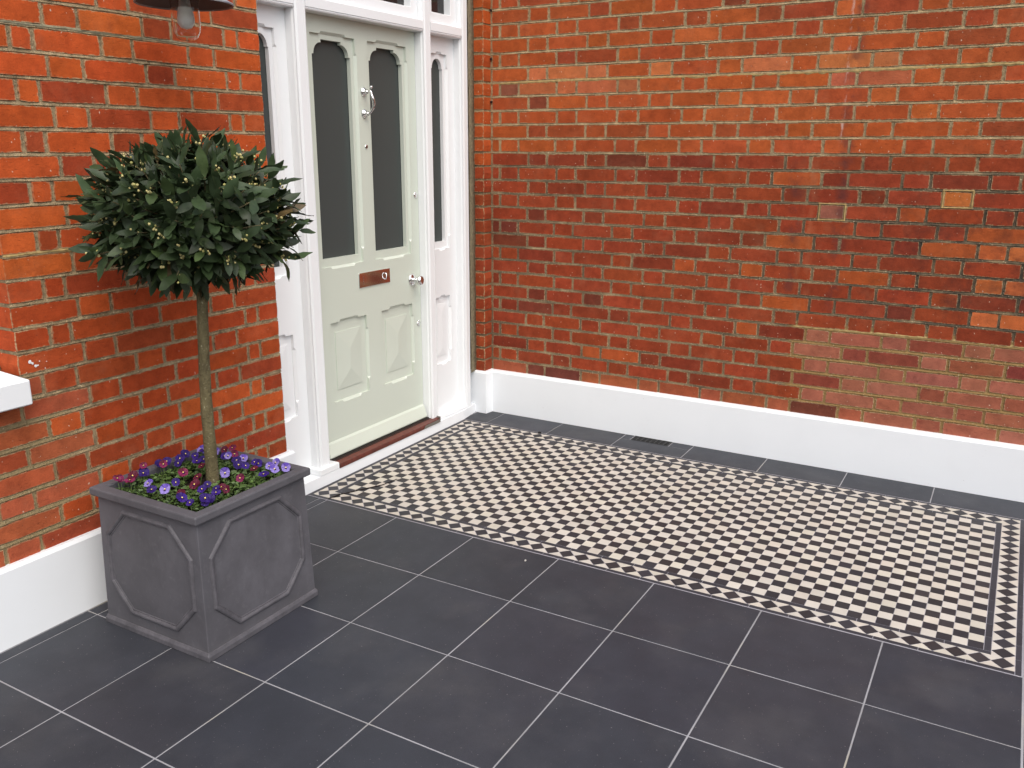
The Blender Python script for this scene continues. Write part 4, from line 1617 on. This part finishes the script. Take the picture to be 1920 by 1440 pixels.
for key, (pl, fl_, (cx_, cy_)) in plants.items():
    mb = MB()
    cells_ = []
    for k in range(300):
        x, y = cx_ + fr.uniform(-.085, .085), cy_ + fr.uniform(-.085, .085)
        x = min(max(x, PC.x - .198), PC.x + .198)
        y = min(max(y, PC.y - .198), PC.y + .198)
        if (Vector((x, y)) - Vector((TB.x, TB.y))).length < .026:
            continue
        edge = min(.2135 - abs(x - PC.x), .2135 - abs(y - PC.y))
        z = .452 + fr.uniform(.002, .040) * min(1, .5 + edge / .06)
        a = fr.uniform(0, 6.28)
        L = fr.uniform(.012, .024)
        if edge < .03:
            L *= .6
        viola_leaf(mb, (x, y, z), Vector((math.cos(a), math.sin(a), fr.uniform(-.1, .5))), Vector((fr.uniform(-.5, .5), fr.uniform(-.5, .5), 1)).normalized(), L, L * .36)
    mb.build('foliage', M['viola_leaf'], pl, fix=False)['kind'] = 'stuff'
    for (x, y, z) in fl_:
        mb = MB()
        mb.tube([(x * .9 + cx_ * .1, y * .9 + cy_ * .1, .450), (x - .004, y - .004, z - .012), (x - .001, y - .001, z - .001)], .0011, 5)
        mb.build('stem', M['viola_stem'], pl)

# ------------------------------------------------------------------ wall lamp
LC = Vector((.340, .180, 2.030))
lamp = thing('wall_lamp', 'galvanised swan neck wall lamp with clear glass jar above the bay tree', 'lamp', (LC.x, WY, LC.z + .1))
def at(v): return Matrix.Translation(v)
mb = MB()
mb.lathe([(.151, .0), (.154, .002), (.153, .006), (.10, .034), (.062, .048), (.054, .062), (.050, .12), (.03, .138), (.0, .142)], 48, at(LC), cap=False)
mb.lathe([(.149, .0035), (.10, .030), (.062, .044), (.048, .046), (.0, .0465)], 48, at(LC), 1, cap=False)
mb.lathe([(.154, .0), (.149, .0035)], 48, at(LC), 0, cap=False)
mb.build('shade', [M['enamel'], M['enamel_in']], lamp, smooth=True, fix=False)
mb = MB()
mb.lathe([(.045, .046), (.045, .0), (.045, -.066), (.0425, -.084), (.035, -.100), (.023, -.109), (.010, -.112), (.0, -.1125),
          (.0, -.1100), (.010, -.1095), (.022, -.1065), (.0335, -.098), (.0405, -.083), (.0425, -.066), (.0425, .0), (.0425, .046)], 40, at(LC), cap=False)
mb.build('glass_jar', M['jar'], lamp, smooth=True)
mb = MB()
mb.lathe([(.015, .046), (.017, .01), (.019, -.005), (.026, -.03), (.028, -.045), (.026, -.058), (.017, -.071), (.0, -.076)], 24, at(LC), cap=False)
mb.build('bulb', M['bulb'], lamp, smooth=True)
mb = MB()
pts = [Vector((LC.x, LC.y, LC.z + .14))]
for i in range(1, 12):
    a = math.pi * i / 11
    pts.append(Vector((LC.x, LC.y - .1275 * (1 - math.cos(a)), LC.z + .14 + .11 * math.sin(a))))
pts[-1].y = WY + .012
mb.tube(pts, .011, 12)
mb.lathe([(.0, .0), (.042, .0), (.042, .008), (.014, .016), (.0, .016)], 24, Matrix.Translation((LC.x, WY + .001, LC.z + .14)) @ Matrix.Rotation(-math.pi / 2, 4, 'X'), cap=False)
mb.build('bracket', M['enamel'], lamp, smooth=True)

# ------------------------------------------------------------------ bits lying on the floor
tw = MB()
tp = [(-.398, .003), (-.437, .0156), (-.466, .0170), (-.504, .040), (-.549, .0596), (-.598, .0848), (-.631, .099), (-.657, .1165), (-.715, .1235), (-.759, .1266)]
tw.tube([(x, y, .0026 + .0008 * math.sin(i * 2.0)) for i, (x, y) in enumerate(tp)], [.0016, .003, .003, .0026, .003, .003, .0028, .0024, .0018, .001], 6)
tw.tube([(-.740, .1255, .0028), (-.752, .137, .0040), (-.757, .142, .0030)], [.0012, .001, .0006], 5)
o = tw.build('twig', M['twig'], smooth=True)
tag(o, 'thin dark twig lying across the mosaic corner nearest the planter', 'twig')
dl = MB()
dl.add([(-1.752, .398, .001), (-1.741, .390, .010), (-1.728, .399, .003), (-1.732, .413, .014), (-1.744, .412, .004), (-1.740, .402, .0135)], [(0, 1, 5), (1, 2, 5), (2, 3, 5), (3, 4, 5), (4, 0, 5)])
o = dl.build('dead_leaf', M['twig'])
tag(o, 'curled black dead leaf on the mosaic border towards the side wall', 'leaf')
pb = MB()
sphere(pb, (-.303, 1.105, .0038), .0045)
pb.v = [Vector((-.303 + (v.x + .303) * 1.3, 1.105 + (v.y - 1.105) * .9, .0035 + (v.z - .0038) * .8)) for v in pb.v]
o = pb.build('pebble', M['stone'], smooth=True)
tag(o, 'tiny pale pebble on a plain grey tile beside the mosaic', 'pebble')
